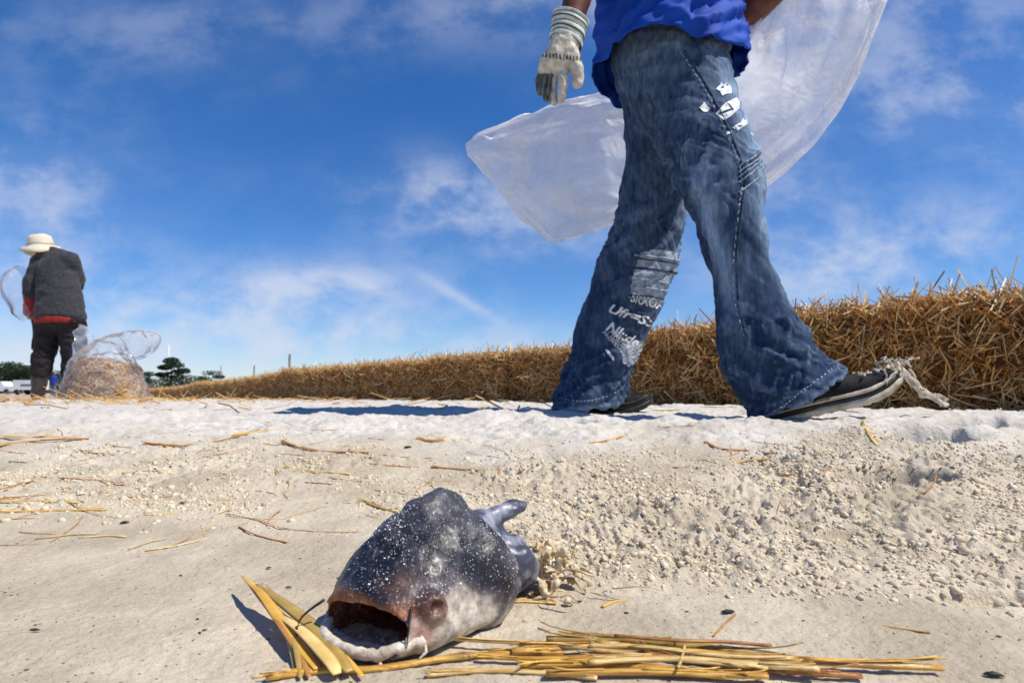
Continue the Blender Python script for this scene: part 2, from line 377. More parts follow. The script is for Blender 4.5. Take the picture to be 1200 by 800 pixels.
M['skin'] = mat('brown_skin', (0.10, 0.032, 0.016), (0.17, 0.058, 0.028), rough=0.42, scale=40, bump=0.2, bscale=200, bdist=0.001)
M['glove'] = mat('glove_leather', (0.66, 0.62, 0.56), (1, 1, 1), rough=0.75, scale=70, detail=6, vcol=1.0, bump=0.45, bscale=140, bdist=0.002)
M['black_canvas'] = mat('black_canvas', (0.006, 0.006, 0.007), (0.02, 0.02, 0.022), rough=0.8, scale=60, bump=0.5, bscale=400, bdist=0.001, spec=0.25)
M['rubber'] = mat('dirty_rubber', (0.34, 0.27, 0.18), (0.62, 0.56, 0.45), rough=0.7, scale=50, detail=7, bump=0.3, bscale=150)
M['rubber_dark'] = mat('black_rubber', (0.008, 0.008, 0.008), (0.03, 0.028, 0.025), rough=0.6, scale=60)
M['fray'] = mat('frayed_cloth', (0.42, 0.33, 0.23), (0.80, 0.75, 0.66), rough=0.85, scale=80, detail=6)
M['bag'] = plastic('clear_plastic', 0.50, tint=(0.97, 0.96, 0.955), edge=0.05, rough=0.55, ior=1.06, bump=.9, scale=6)
M['bag_thin'] = plastic('thin_clear_plastic', 0.17, tint=(0.92, 0.93, 0.97), edge=0.14, scale=9, rough=.22, ior=1.18, bump=.5)
M['sweater'] = mat('charcoal_knit', (0.030, 0.030, 0.034), (0.052, 0.052, 0.058), rough=0.9, scale=40, spec=0.15, sheen=0.1)
M['red'] = mat('red_cotton', (0.20, 0.012, 0.010), (0.30, 0.02, 0.015), rough=0.8, scale=30)
M['trouser'] = mat('dark_trousers', (0.013, 0.010, 0.011), (0.026, 0.021, 0.022), rough=0.8, scale=25, spec=0.25)
M['boot'] = mat('dark_brown_boot', (0.030, 0.020, 0.018), (0.06, 0.042, 0.038), rough=0.45, scale=30)
M['hat'] = mat('cream_hat', (0.56, 0.49, 0.36), (0.68, 0.62, 0.49), rough=0.85, scale=60)
M['hair'] = mat('black_hair', (0.008, 0.006, 0.005), (0.02, 0.015, 0.012), rough=0.6, scale=80)
M['white_eye'] = mat('eye_white', (0.75, 0.73, 0.7), rough=0.3)
M['fish'] = mat('fish_skin', (0.45, 0.42, 0.42), (1, 1, 1), rough=0.46, scale=170, detail=6, vcol=1.0, bump=0.45, bscale=420, bdist=0.0012, spec=0.45, coat=0.06, speck=(700, 0.64, (0.40, 0.38, 0.38)))
M['fish_silver'] = mat('fish_silver', (0.05, 0.055, 0.085), (0.30, 0.31, 0.37), rough=0.42, lo=.42, hi=.6, scale=60, detail=6, bump=0.5, bscale=150, spec=0.6)
M['flesh'] = mat('dry_flesh', (0.56, 0.36, 0.16), (0.86, 0.76, 0.55), rough=0.55, scale=130, detail=6, bump=0.5, bscale=300, trans=0.2)
M['orange'] = mat('orange_lip', (0.22, 0.06, 0.018), (0.42, 0.17, 0.07), rough=0.4, scale=150, detail=5, bump=0.4, bscale=300)
M['maw'] = mat('dark_mouth', (0.020, 0.005, 0.003), (0.09, 0.02, 0.01), rough=0.45, scale=80)
M['grain'] = mat('salt_grain', (0.55, 0.54, 0.54), (0.85, 0.85, 0.85), rough=0.5, scale=300)
M['debris'] = mat('dark_debris', (0.010, 0.007, 0.005), (0.04, 0.026, 0.016), rough=0.6, scale=120)
M['bark'] = mat('bark', (0.05, 0.035, 0.025), (0.11, 0.08, 0.06), rough=0.9, scale=3)
M['needles'] = mat('pine_needles', (0.012, 0.028, 0.010), (0.035, 0.062, 0.022), rough=0.7, scale=0.8, trans=0.15)
M['scrub'] = mat('dry_scrub', (0.05, 0.05, 0.025), (0.16, 0.12, 0.075), rough=0.9, scale=1.2)
M['white_paint'] = mat('white_paint', (0.66, 0.66, 0.66), (0.74, 0.74, 0.74), rough=0.35, scale=2)
M['dark_glass'] = mat('dark_glass', (0.02, 0.025, 0.03), rough=0.1)
M['tyre'] = mat('tyre', (0.015, 0.015, 0.015), rough=0.8)
M['blue_cloth'] = mat('blue_jacket', (0.006, 0.03, 0.25), rough=0.8)
M['grey_cloth'] = mat('grey_blue_trousers', (0.10, 0.13, 0.20), rough=0.8)
M['post'] = mat('weathered_wood', (0.10, 0.09, 0.08), (0.18, 0.16, 0.14), rough=0.9, scale=10)

# ------------------------------------------------------------------ ground: one sheet of sand out to the horizon
_PY = np.array([-3000, -5, 0, 0.3, 0.45, 0.6, 0.8, 0.95, 1.05, 1.15, 1.25, 1.35, 1.6, 2.0, 3, 4, 6.3, 10, 21, 60, 150, 400, 4000])
_PD = np.array([0.3, 0.2, 0.17, 0.165, 0.160, 0.151, 0.134, 0.113, 0.097, 0.082, 0.073, 0.070, 0.071, 0.072, 0.076, 0.084, 0.125, 0.19, 0.36, 0.62, 0.75, 1.0, 1.5])
PITS = [(0.535, 0.855, 0.085, 0.046, 0.026, 0.1), (0.40, 0.95, 0.06, 0.03, 0.016, -0.1), (0.745, 1.08, 0.09, 0.05, 0.030, 0.2), (0.88, 1.16, 0.08, 0.04, 0.02, 0.2),
        (0.62, 0.56, 0.035, 0.018, 0.008, 0.3), (0.36, 0.47, 0.045, 0.016, 0.006, 0.1), (0.33, 0.62, 0.03, 0.014, 0.006, 0.5), (0.10, 1.30, 0.09, 0.045, 0.014, 0.1), (-0.25, 1.45, 0.1, 0.05, 0.016, 0.1), (0.30, 1.22, 0.07, 0.035, 0.012, 0.2),
        (-0.75, 1.5, 0.1, 0.05, 0.014, 0.3), (-0.5, 1.9, 0.12, 0.06, 0.02, 0.0), (1.05, 1.35, 0.1, 0.05, 0.022, 0.3)]
def crumble_mask(x, y):
    w = 0.22 * fbm2(x * 3.1, y * 3.1, 3, 40)
    a = sstep(-0.10, 0.16, x - 0.02 + 0.55 * (y - 0.75) * -1 * 0.0 + w * 0.6) * sstep(0.47, 0.60, y + w * 0.25) * (1 - sstep(0.98, 1.14, y + w * 0.5))
    b = 0.55 * sstep(0.62, 0.74, y + w * 0.3) * (1 - sstep(0.92, 1.05, y + w * 0.4))
    return np.maximum(a, b)
def ground_z(x, y, fine=True):
    x = np.asarray(x, float); y = np.asarray(y, float)
    z = CAMZ - np.interp(y, _PY, _PD)
    near = 1 - sstep(6, 30, np.hypot(x, y))
    bank = sstep(0.92, 1.2, y)
    z = z + near * (0.004 + 0.009 * bank) * fbm2(x * 3.2, y * 3.2, 3, 3)
    z = z + near * bank * 0.0055 * fbm2(x * 14, y * 14, 3, 5)
    z = z + sstep(8, 60, y) * 0.10 * n2(x * 0.07, y * 0.07, 9)
    for (cx, cy, a, b, d, rot) in PITS:
        c, s = math.cos(rot), math.sin(rot); dx = x - cx; dy = y - cy
        q = np.sqrt(((dx * c + dy * s) / a) ** 2 + ((-dx * s + dy * c) / b) ** 2)
        z = z - d * 1.9 * (1 - sstep(0.80, 1.0, q + 0.10 * n2(x * 45, y * 45, 66))) + d * 0.35 * np.exp(-((q - 1.35) / 0.35) ** 2)
    if fine:
        m = crumble_mask(x, y)
        wx = x + 0.006 * n2(x * 60, y * 60, 22); wy = y + 0.006 * n2(x * 60, y * 60, 23)
        r1 = np.abs(n2(wx * 26, wy * 26, 21)); r2 = np.abs(n2(wx * 55, wy * 55, 25)); r3 = np.abs(n2(wx * 115, wy * 115, 27)); r4 = n2(wx * 230, wy * 230, 28)
        cl = 0.35 + 0.65 * sstep(-0.3, 0.5, fbm2(x * 7, y * 7, 2, 29))
        z = z + m * cl * (0.010 * r1 + 0.0095 * r2 + 0.0065 * r3 + 0.0022 * r4 - 0.008)
        z = z + near * (1 - m) * (0.0009 * fbm2(x * 22, y * 50, 3, 31) + 0.0005 * fbm2(x * 150, y * 150, 2, 33) * sstep(3.0, 1.0, y))
        z = z + near * bank * 0.0034 * fbm2(x * 55, y * 55, 3, 35)
    return z
def gz(x, y): return float(ground_z(np.array([x]), np.array([y]), False)[0])
def gpix(px, py):                       # where a pixel's ray meets the sand
    d = ray(px, py); o = np.array([0, 0, CAMZ]); dv = np.array(d); lo, hi = 0.2, 60.0
    for _ in range(3):
        t = np.geomspace(lo, hi, 60); P = o + dv * t[:, None]; below = np.where(P[:, 2] <= ground_z(P[:, 0], P[:, 1], False))[0]
        if len(below) == 0: return Vector(P[-1])
        k = below[0]; lo, hi = t[max(k - 1, 0)], t[k]
    return Vector(P[k])
def build_ground():
    f = np.linspace(-50, 50, 760); rest = np.concatenate([np.linspace(50, 310, 40)[1:-1]])
    ang = np.radians(np.concatenate([f, rest]))
    rad = np.concatenate([[0.02, 0.08, 0.14, 0.19], np.geomspace(0.22, 1.5, 460), np.geomspace(1.5, 9, 170)[1:], np.geomspace(9, 5000, 60)[1:]])
    A, Rr = np.meshgrid(ang, rad); x = (Rr * np.sin(A)).ravel(); y = (Rr * np.cos(A)).ravel()
    z = ground_z(x, y); V = np.stack([x, y, z], 1)
    na = len(ang); nr = len(rad); i = np.arange(nr - 1)[:, None] * na; j = np.arange(na)[None]; j2 = (j + 1) % na
    F = np.stack([i + j, i + na + j, i + na + j2, i + j2], -1).reshape(-1, 4)[:, ::-1]
    link('sand_beach', mesh_np('sand_beach', V, F), M['sand'], kind='structure')
build_ground()
def build_clods():
    bm = bmesh.new(); bmesh.ops.create_icosphere(bm, subdivisions=1, radius=1); bm.verts.ensure_lookup_table(); bm.verts.index_update()
    bv = np.array([v.co[:] for v in bm.verts]); bf = np.array([[v.index for v in f.verts] for f in bm.faces]); bm.free()
    n = 150000; y = np.sqrt(rng.uniform(0.40 ** 2, 1.2 ** 2, n)); x = rng.uniform(-1.05, 1.05, n) * y
    m = crumble_mask(x, y); left = 0.10 * sstep(0.60, 0.72, y) * (1 - sstep(1.0, 1.15, y)); m = np.maximum(m, left)
    clump = np.clip(0.62 + 0.8 * fbm2(x * 13, y * 13, 3, 51), 0.03, 1.3); keep = rng.random(n) < m * clump * 0.85
    x = x[keep]; y = y[keep]; k = len(x)
    s = np.clip(rng.lognormal(math.log(0.0012), 0.55, k), 0.0005, 0.0045)
    z = ground_z(x, y) - s * 0.05
    V = np.repeat(bv[None], k, 0) * (1 + 0.30 * rng.standard_normal((k, len(bv), 1))) * rng.uniform(0.75, 1.3, (k, 1, 3)) * s[:, None, None]
    V[..., 2] *= 0.85; V += np.stack([x, y, z], 1)[:, None]
    F = (np.arange(k)[:, None, None] * len(bv) + bf[None]).reshape(-1, 3)
    C = np.repeat((rng.uniform(0.82, 1.12, k)[:, None] * np.array([[1, 1, 1]]) * (1 - 0.10 * rng.random((k, 1)) * np.array([[0, .35, 1]]))), len(bv), 0)
    print('CLODS', k)
    link('sand_crumbs', mesh_np('sand_crumbs', V.reshape(-1, 3), F, C), mat('sand_crumb', (0.54, 0.455, 0.33), (0.69, 0.605, 0.465), rough=0.9, scale=160, vcol=1.0, spec=0.2), kind='stuff', label='crumbs of trampled damp sand in front of the white bank', cat='sand')
build_clods()

# ------------------------------------------------------------------ straw
STRAW = np.array([[0.86, 0.47, 0.14], [0.92, 0.62, 0.25], [0.68, 0.29, 0.065], [0.50, 0.185, 0.035], [0.97, 0.78, 0.44], [0.34, 0.115, 0.022]])
def straw_cols(n, p=(0.22, 0.17, 0.2, 0.15, 0.12, 0.14), lo=.8):
    c = STRAW[rng.choice(6, n, p=p)]; return np.clip(c * rng.uniform(lo, 1.12, (n, 1)), 0, 1)

# straw bales in a row
BL, BH, BD = 0.98, 0.375, 0.42
def bale_meshes(n_straw, seed):
    bm = bmesh.new(); bmesh.ops.create_cube(bm, size=1)
    bmesh.ops.subdivide_edges(bm, edges=bm.edges[:], cuts=11, use_grid_fill=True)
    V = np.array([v.co[:] for v in bm.verts]); F = np.array([[v.index for v in f.verts] for f in bm.faces]); bm.free()
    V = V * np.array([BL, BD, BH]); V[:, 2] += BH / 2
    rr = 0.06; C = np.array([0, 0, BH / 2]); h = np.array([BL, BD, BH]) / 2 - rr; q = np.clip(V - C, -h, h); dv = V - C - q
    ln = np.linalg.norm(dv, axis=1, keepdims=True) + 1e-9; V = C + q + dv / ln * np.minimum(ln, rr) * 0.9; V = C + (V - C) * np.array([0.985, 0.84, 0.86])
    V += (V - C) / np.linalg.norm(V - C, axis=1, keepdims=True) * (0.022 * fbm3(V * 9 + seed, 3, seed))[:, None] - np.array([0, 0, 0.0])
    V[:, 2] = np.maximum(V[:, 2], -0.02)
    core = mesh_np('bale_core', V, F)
    # straw skin
    n = n_straw; face = rng.choice(5, n, p=[0.34, 0.27, 0.16, 0.115, 0.115]); u = rng.uniform(-1, 1, n); w = rng.uniform(-1, 1, n)
    P = np.empty((n, 3)); Nn = np.zeros((n, 3))
    fr = face == 0; tp = face == 1; bk = face == 2; lf = face == 3; rt = face == 4
    def put(mk, ax, sg):
        o = [a for a in range(3) if a != ax]; hs = [BL / 2, BD / 2, BH / 2]
        P[mk, ax] = sg * (hs[ax] - 0.004 - rng.uniform(0, 0.034, mk.sum()) + 0.016 * fbm2(u[mk] * 5 + ax * 7 + seed, w[mk] * 3, 2, 60)); P[mk, o[0]] = u[mk] * (hs[o[0]] - 0.015); P[mk, o[1]] = w[mk] * (hs[o[1]] - 0.012); Nn[mk, ax] = sg
    put(fr, 1, -1); put(tp, 2, 1); put(bk, 1, 1); put(lf, 0, -1); put(rt, 0, 1); P[:, 2] += BH / 2
    D = rng.standard_normal((n, 3)); D -= (D * Nn).sum(1, keepdims=True) * Nn; D /= np.linalg.norm(D, axis=1, keepdims=True)
    out = np.abs(rng.normal(0.25, 0.4, n)); stick = rng.random(n) < np.where(tp, 0.16, 0.08); out[stick] = rng.uniform(0.8, 2.0, stick.sum())
    D = D + Nn * out[:, None]; D[:, 2] -= np.where(tp, 0, 0.12); D[tp, 2] = np.abs(D[tp, 2]); D /= np.linalg.norm(D, axis=1, keepdims=True)
    Ls = np.clip(rng.lognormal(math.log(0.062), 0.55, n), 0.02, 0.19); Ls[stick & tp] *= 1.2; r = rng.uniform(0.0014, 0.0036, n)
    P = P - D * (Ls * 0.4)[:, None]
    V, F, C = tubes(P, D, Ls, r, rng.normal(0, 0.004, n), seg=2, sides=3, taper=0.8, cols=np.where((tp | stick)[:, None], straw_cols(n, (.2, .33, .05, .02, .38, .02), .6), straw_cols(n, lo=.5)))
    V[:, 2] = np.maximum(V[:, 2], -0.015)
    return core, mesh_np('bale_straw', V, F, C, smooth=False)
BV = [bale_meshes(6500, 1), bale_meshes(6500, 5), bale_meshes(6500, 9)]
loose_me = []
for k in range(6):
    L_ = rng.uniform(0.10, 0.17); V, F, C = tubes(np.zeros((1, 3)), np.array([[0, 0, 1.0]]), np.array([L_]), np.array([0.0021]), np.array([rng.uniform(-.012, .012)]), seg=4, sides=4, taper=0.7, cols=straw_cols(1, (0.2, 0.4, 0.0, 0, 0.4, 0)))
    loose_me.append(mesh_np('loose_straw', V, F, C)); loose_me[-1].materials.append(M['straw'])
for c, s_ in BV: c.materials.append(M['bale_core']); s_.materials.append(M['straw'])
path = [(3.15, 0.35), (2.4, 1.12), (1.70, 1.86), (1.0, 2.62), (0.15, 3.75), (-1.35, 5.55), (-3.1, 7.9), (-4.75, 10.2), (-11.0, 19.2), (-19.0, 31.0)]
fine = spline([Vector((*p, 0)) for p in path], 4000)
ordn = ['first', 'second', 'third', 'fourth', 'fifth', 'sixth', 'seventh', 'eighth', 'ninth', 'tenth', 'eleventh', 'twelfth', 'thirteenth', 'fourteenth', 'fifteenth', 'sixteenth', 'seventeenth', 'eighteenth', 'nineteenth', 'twentieth']
acc = 0; last = fine[0]; nb = 0; tgt = 0.5
for i in range(1, len(fine)):
    acc += (fine[i] - fine[i - 1]).length
    if acc < tgt: continue
    tgt += 0.965; p = fine[i]; d = (fine[i] - fine[i - 6]).normalized(); nrm = Vector((d.y, -d.x, 0))
    if nrm.y > 0: nrm = -nrm
    c = p - nrm * (BD / 2); rz = math.atan2(d.y, d.x) + math.pi + random.uniform(-.06, .06)
    nb += 1
    nm = {1: 'golden straw bale at the near right end of the row', 2: 'second straw bale from the near right end of the row, by the right edge',
          3: 'straw bale right behind the frayed toe of the front shoe', 4: 'straw bale behind the walking man\'s front shin'}.get(nb)
    if nm is None: nm = 'golden straw bale, %s counting from the near right end of the row' % ordn[nb - 1] if nb <= 20 else 'small far straw bale, %s counting from the distant left end of the row' % ordn[39 - nb]
    if nb == 5: nm = 'straw bale seen between the walking man\'s two legs'
    e = empty('straw_bale', (c.x, c.y, min(gz(c.x, c.y), gz(p.x, p.y)) - 0.012), nm, 'straw bale', 'straw bales laid end to end across the beach')
    e.rotation_euler = (random.uniform(-.015, .015), random.uniform(-.015, .015), rz); sc_ = random.uniform(0.93, 1.07) + (.07 if nb <= 3 else 0); e.scale = (1, random.uniform(.96, 1.04), sc_)
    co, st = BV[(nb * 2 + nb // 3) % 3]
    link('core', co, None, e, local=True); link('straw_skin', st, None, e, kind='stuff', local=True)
    for k in range(95 if nb <= 5 else (26 if nb <= 9 else 0)):
        s_ = link('straw', loose_me[random.randrange(6)], None, e, local=True)
        top = random.random() < 0.62
        if top:
            s_.location = (random.uniform(-.47, .47), random.uniform(-.2, .18), BH - 0.045); s_.rotation_euler = (random.gauss(0, .65), random.gauss(0, .7), random.uniform(0, 6.3)); s_.scale = (1, 1, random.uniform(.55, 1.0))
        else:
            s_.location = (random.uniform(-.47, .47), -BD / 2 + 0.002, random.uniform(0.05, BH)); s_.rotation_euler = (random.uniform(.2, 1.15), random.uniform(-2.2, 2.2), 0); s_.scale = (1, 1, random.uniform(.5, 1.0))

# ------------------------------------------------------------------ the walking man
def T3(v): return (v[0], v[1], v[2])
man_base = at(760, 488, 1.55)
man = empty('person', (man_base.x, man_base.y, gz(man_base.x, man_base.y)), 'walking man in blue T-shirt, baggy printed jeans and a striped work glove', 'person')
FRONT = [(786, 62, 1.60, .150), (806, 120, 1.55, .128), (832, 180, 1.47, .108), (848, 225, 1.42, .095), (854, 262, 1.40, .083), (866, 305, 1.385, .072), (878, 350, 1.375, .078), (893, 400, 1.36, .092), (912, 437, 1.345, .097), (938, 472, 1.33, .106)]
REAR = [(778, 80, 1.68, .135), (772, 150, 1.72, .100), (768, 200, 1.76, .095), (762, 250, 1.78, .103), (750, 300, 1.80, .110), (731, 350, 1.82, .112), (712, 400, 1.84, .106), (697, 440, 1.85, .096), (690, 486, 1.86, .110)]
fpts = [(T3(at(a, b, c)), r) for a, b, c, r in FRONT]; rpts = [(T3(at(a, b, c)), r) for a, b, c, r in REAR]
hemF = at(937, 463, 1.335); nF = (at(972, 518, 1.33) - at(937, 463, 1.335)).normalized()
hemR = at(690, 477, 1.86); nR = Vector((0.10, 0.0, -1)).normalized()
PELV = at(788, 48, 1.64)
def jeans_f(P):
    out = []
    for pts, c, n in ((fpts, hemF, nF), (rpts, hemR, nR)):
        d = chain(P, pts); cut = (P - np.array(c)) @ np.array(n)
        inner = np.maximum(d + 0.013, -(cut + 0.06)); d = np.maximum(np.maximum(d, cut), -inner); out.append(d)
    f = smin(out[0], out[1], 0.035)
    f = smin(f, ell(P, PELV, (.165, .15, .15)), 0.05)
    return np.maximum(f, P[:, 2] - (PELV.z + 0.10))
def leg_param(V, pts):
    best = np.full(len(V), 1e9); S = np.zeros(len(V)); A = np.zeros(len(V)); s0 = 0
    for (a, ra), (b, rb) in zip(pts[:-1], pts[1:]):
        a = np.array(a); b = np.array(b); ab = b - a; L_ = np.linalg.norm(ab); t = np.clip(((V - a) @ ab) / (ab @ ab), 0, 1)
        w = V - a - t[:, None] * ab; dd = np.linalg.norm(w, axis=1) - (ra + (rb - ra) * t); m = dd < best
        best[m] = dd[m]; S[m] = (s0 + t * L_)[m]; A[m] = np.arctan2(w[:, 0], -w[:, 1])[m]; s0 += L_
    return best, S, A, s0
def build_jeans():
    V, F = surface_nets(jeans_f, (0.0, 1.12, 0.03), (0.95, 2.08, 1.25), 0.0052)
    V = smooth_v(V, F, 2)
    N = vnormals(V, F)
    d0, s0, a0, L0 = leg_param(V, fpts); d1, s1, a1, L1 = leg_param(V, rpts)
    fr = d0 < d1; s = np.where(fr, s0, s1); a = np.where(fr, a0, a1); L_ = np.where(fr, L0, L1); u = s / L_
    n1 = fbm3(np.stack([s * 9 + a * 1.1, a * 1.3 + 4 * fr, u * 0 + 2.2], 1), 2, 71)
    rid = np.clip(1 - np.abs(fbm3(np.stack([s * 24 + a * 2.2, a * 0.55 + s * 1.5 + 9 * fr, V[:, 1] * 1.5], 1), 3, 75)) * 1.7, -.6, 1); rid = np.sign(rid) * np.abs(rid) ** 1.5
    rid2 = np.clip(1 - np.abs(fbm3(np.stack([s * 34 - a * 3.4, a * 0.7 + s, V[:, 0] * 1.5], 1), 2, 79)) * 1.7, -.6, 1); rid2 = np.sign(rid2) * np.abs(rid2) ** 1.5
    knee = np.exp(-((u - np.where(fr, .42, .50)) / .13) ** 2); hem = sstep(.74, .9, u); hip = 1 - sstep(.05, .3, u)
    amp = 0.0035 + 0.0065 * knee + 0.009 * hem + 0.003 * hip
    env = d0 * 0 + 1
    disp = 0.007 * n1 + amp * rid * 0.95 + amp * 0.7 * rid2 - 0.004
    # pulled creases: heel of the cuff stacks, back of the knee, crotch
    for (px, py, Y, dx, dy, w, ln, hgt) in [(905, 405, 1.34, 60, 30, 10, 60, .011), (925, 425, 1.34, 55, 12, 9, 50, .010), (890, 330, 1.36, -18, 45, 9, 55, -.014), (845, 205, 1.40, 60, -26, 10, 55, .009),
                                      (815, 232, 1.42, 60, -40, 9, 50, .010), (815, 262, 1.40, -20, 60, 9, 40, -.008), (700, 445, 1.80, 60, 14, 8, 50, .012), (690, 460, 1.8, 60, -6, 7, 45, .010), (790, 200, 1.45, 40, 90, 12, 90, -.008),
                                      (850, 440, 1.36, 40, -40, 9, 45, .010), (750, 150, 1.55, 40, 80, 10, 60, -.008), (745, 300, 1.75, 70, 10, 8, 60, .007), (770, 275, 1.75, 50, 20, 8, 50, -.007)]:
        c = np.array(at(px, py, Y)); q = np.array(at(px + dx, py + dy, Y)); ax = (q - c) / np.linalg.norm(q - c); w_ = V - c
        w_[:, 1] *= 0.4; al = w_ @ ax; pr = np.sqrt(np.maximum((w_ ** 2).sum(1) - al ** 2, 0)); k = mpp(Y)
        disp += hgt * np.exp(-(pr / (w * k)) ** 2 - (al / (ln * k)) ** 2)
    V = V + N * disp[:, None]
    V = smooth_v(V, F, 2, 0.4)
    # colour: dark indigo with wear and painted-in sunlight paling thigh and shin, paler crease crests and cuff edge
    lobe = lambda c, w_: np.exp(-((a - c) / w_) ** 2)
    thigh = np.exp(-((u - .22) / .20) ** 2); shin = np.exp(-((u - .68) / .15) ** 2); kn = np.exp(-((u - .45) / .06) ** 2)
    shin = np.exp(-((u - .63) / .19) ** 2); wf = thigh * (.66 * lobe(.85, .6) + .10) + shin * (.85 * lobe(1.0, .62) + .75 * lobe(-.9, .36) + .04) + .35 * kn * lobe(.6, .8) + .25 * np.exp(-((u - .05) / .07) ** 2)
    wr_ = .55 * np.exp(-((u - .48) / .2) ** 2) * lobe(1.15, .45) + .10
    wear_sun = np.where(fr, wf, wr_) * (0.75 + 0.55 * fbm3(V * np.array([9, 9, 5]), 4, 92))
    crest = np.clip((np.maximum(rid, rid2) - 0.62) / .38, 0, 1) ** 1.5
    wear_sun = np.clip(wear_sun, 0, 1) + 0.30 * crest * (0.10 + knee + 0.8 * hem + .15 * hip) * np.where(fr, 1, .45) + 0.09 * fbm3(V * 30, 3, 90) + 0.07 * fbm3(V * np.array([130, 130, 40]), 2, 94)
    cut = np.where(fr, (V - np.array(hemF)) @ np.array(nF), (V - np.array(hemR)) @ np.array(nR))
    wear_sun += 0.35 * np.exp(-((cut + 0.004) / .006) ** 2) + 0.18 * np.exp(-((cut + 0.024) / .004) ** 2)
    wear_sun = np.clip(wear_sun, 0, 1)[:, None]
    C = np.array([.018, .040, .092]) * (1 - wear_sun) + np.array([.30, .42, .58]) * wear_sun
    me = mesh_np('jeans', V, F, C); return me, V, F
jeans_me, JV, JF = build_jeans()
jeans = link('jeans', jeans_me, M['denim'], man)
JB = BVHTree.FromPolygons([tuple(v) for v in JV], [tuple(int(i) for i in f) for f in JF])
def onto(px, py, off=0.0015, bvh=None):       # the spot of the cloth that shows at a pixel
    o = Vector((0, 0, CAMZ)); h = (bvh or JB).ray_cast(o, ray(px, py).normalized())
    if h[0] is None: return None
    n = h[1] if h[1].dot(ray(px, py)) < 0 else -h[1]
    return h[0] + n * off
def inside(poly, x, y):
    c = False; n = len(poly)
    for i in range(n):
        x1, y1 = poly[i]; x2, y2 = poly[i - 1]
        if (y1 > y) != (y2 > y) and x < (x2 - x1) * (y - y1) / (y2 - y1) + x1: c = not c
    return c
def patch(name, polys, material, step=0.9, off=0.002, holes=(), parent=None):
    V = []; F = []; idx = {}
    for poly in polys:
        xs = [p[0] for p in poly]; ys = [p[1] for p in poly]
        for i in range(int(min(xs) / step) - 1, int(max(xs) / step) + 2):
            for j in range(int(min(ys) / step) - 1, int(max(ys) / step) + 2):
                cx, cy = (i + .5) * step, (j + .5) * step
                if not inside(poly, cx, cy) or any(inside(h, cx, cy) for h in holes): continue
                f = []
                for (a, b) in ((i, j), (i, j + 1), (i + 1, j + 1), (i + 1, j)):
                    if (a, b) not in idx:
                        p = onto(a * step, b * step, off); idx[(a, b)] = None if p is None else len(V)
                        if p is not None: V.append(p)
                    f.append(idx[(a, b)])
                if None not in f and max((V[f[k]] - V[f[k - 1]]).length for k in range(4)) < 0.03: F.append(f)
    return link(name, mesh_py(name, V, F), material, parent or jeans)
def stitches(pts, n, r=0.0011, dash=0.55, wob=0.0, name='side_seam', m=None, off=0.0018):
    sp = spline([Vector((a, b, 0)) for a, b in pts], n * 4 + 1); parts = []
    for k in range(n):
        q = [onto(sp[k * 4 + i].x + random.uniform(-wob, wob), sp[k * 4 + i].y, off) for i in range(min(int(4 * dash) + 1 + (dash >= 1), len(sp) - k * 4))]
        if None in q or len(q) < 2: continue
        parts.append(poly_tube(q, r, 5))
    V, F = join(parts); return link(name, mesh_py(name, V, F), m or M['thread'], jeans)
stitches([(798, 62), (818, 92), (838, 128), (858, 172), (869, 208), (866, 245), (860, 300), (861, 350), (872, 395)], 46, wob=0.6)
stitches([(802, 60), (822, 90), (842, 126), (862, 170), (873, 207), (870, 245), (864, 300), (865, 350), (876, 395)], 46, r=.0021, dash=1.0, name='seam_ridge', m=M['denim_dark'], off=.0008)
stitches([(752, 106), (747, 122), (752, 140), (765, 160), (766, 140), (765, 122), (757, 108)], 16, r=.0009, dash=0.8, name='pocket_stitch', m=M['denim_dark'])
stitches([(893, 489), (920, 474), (950, 451), (982, 427)], 26, r=.0011, name='hem_stitch')
stitches([(655, 466), (680, 470), (705, 466), (730, 455)], 18, r=.0010, name='hem_stitch')
for k, (y0, y1) in enumerate([(196, 176), (202, 182), (208, 187), (214, 193), (226, 205)]):
    stitches([(866, y0), (880, (y0 + y1) / 2), (893, y1)], 12, r=.0018, dash=1.0, name='knee_rib', m=M['denim_pale'])
# torn-looking white print on the front thigh
patch('thigh_print', [[(839, 105), (843, 101), (845, 97), (848, 100), (851, 98), (855, 101), (857, 106), (857, 110), (850, 111), (846, 113), (844, 108)]], M['print'], .5, holes=[[(844, 103), (848, 101), (848, 104), (845, 105)], [(850, 99), (853, 99), (853, 102), (851, 102)]])
patch('thigh_print', [[(820, 127), (823, 124), (825, 120), (828, 124), (832, 128), (829, 132), (825, 132), (822, 130)]], M['print'], .5)
patch('thigh_print', [[(838, 134), (845, 126), (850, 121), (857, 117), (863, 115), (866, 120), (866, 127), (861, 132), (855, 137), (849, 142), (846, 140)]], M['print'], .5, holes=[[(841, 133), (848, 131), (855, 128), (859, 127), (859, 130), (850, 133), (842, 135)], [(851, 121), (854, 122), (858, 127), (856, 128)]])
patch('thigh_print', [[(857, 150), (862, 147), (868, 144), (870, 139), (872, 143), (874, 140), (875, 146), (868, 151), (865, 154), (861, 152)], [(851, 155), (857, 154), (856, 157), (851, 158)], [(879, 156), (884, 157), (884, 160), (880, 159)]], M['print'], .5, holes=[[(864, 147), (869, 148), (868, 150), (864, 149)]])
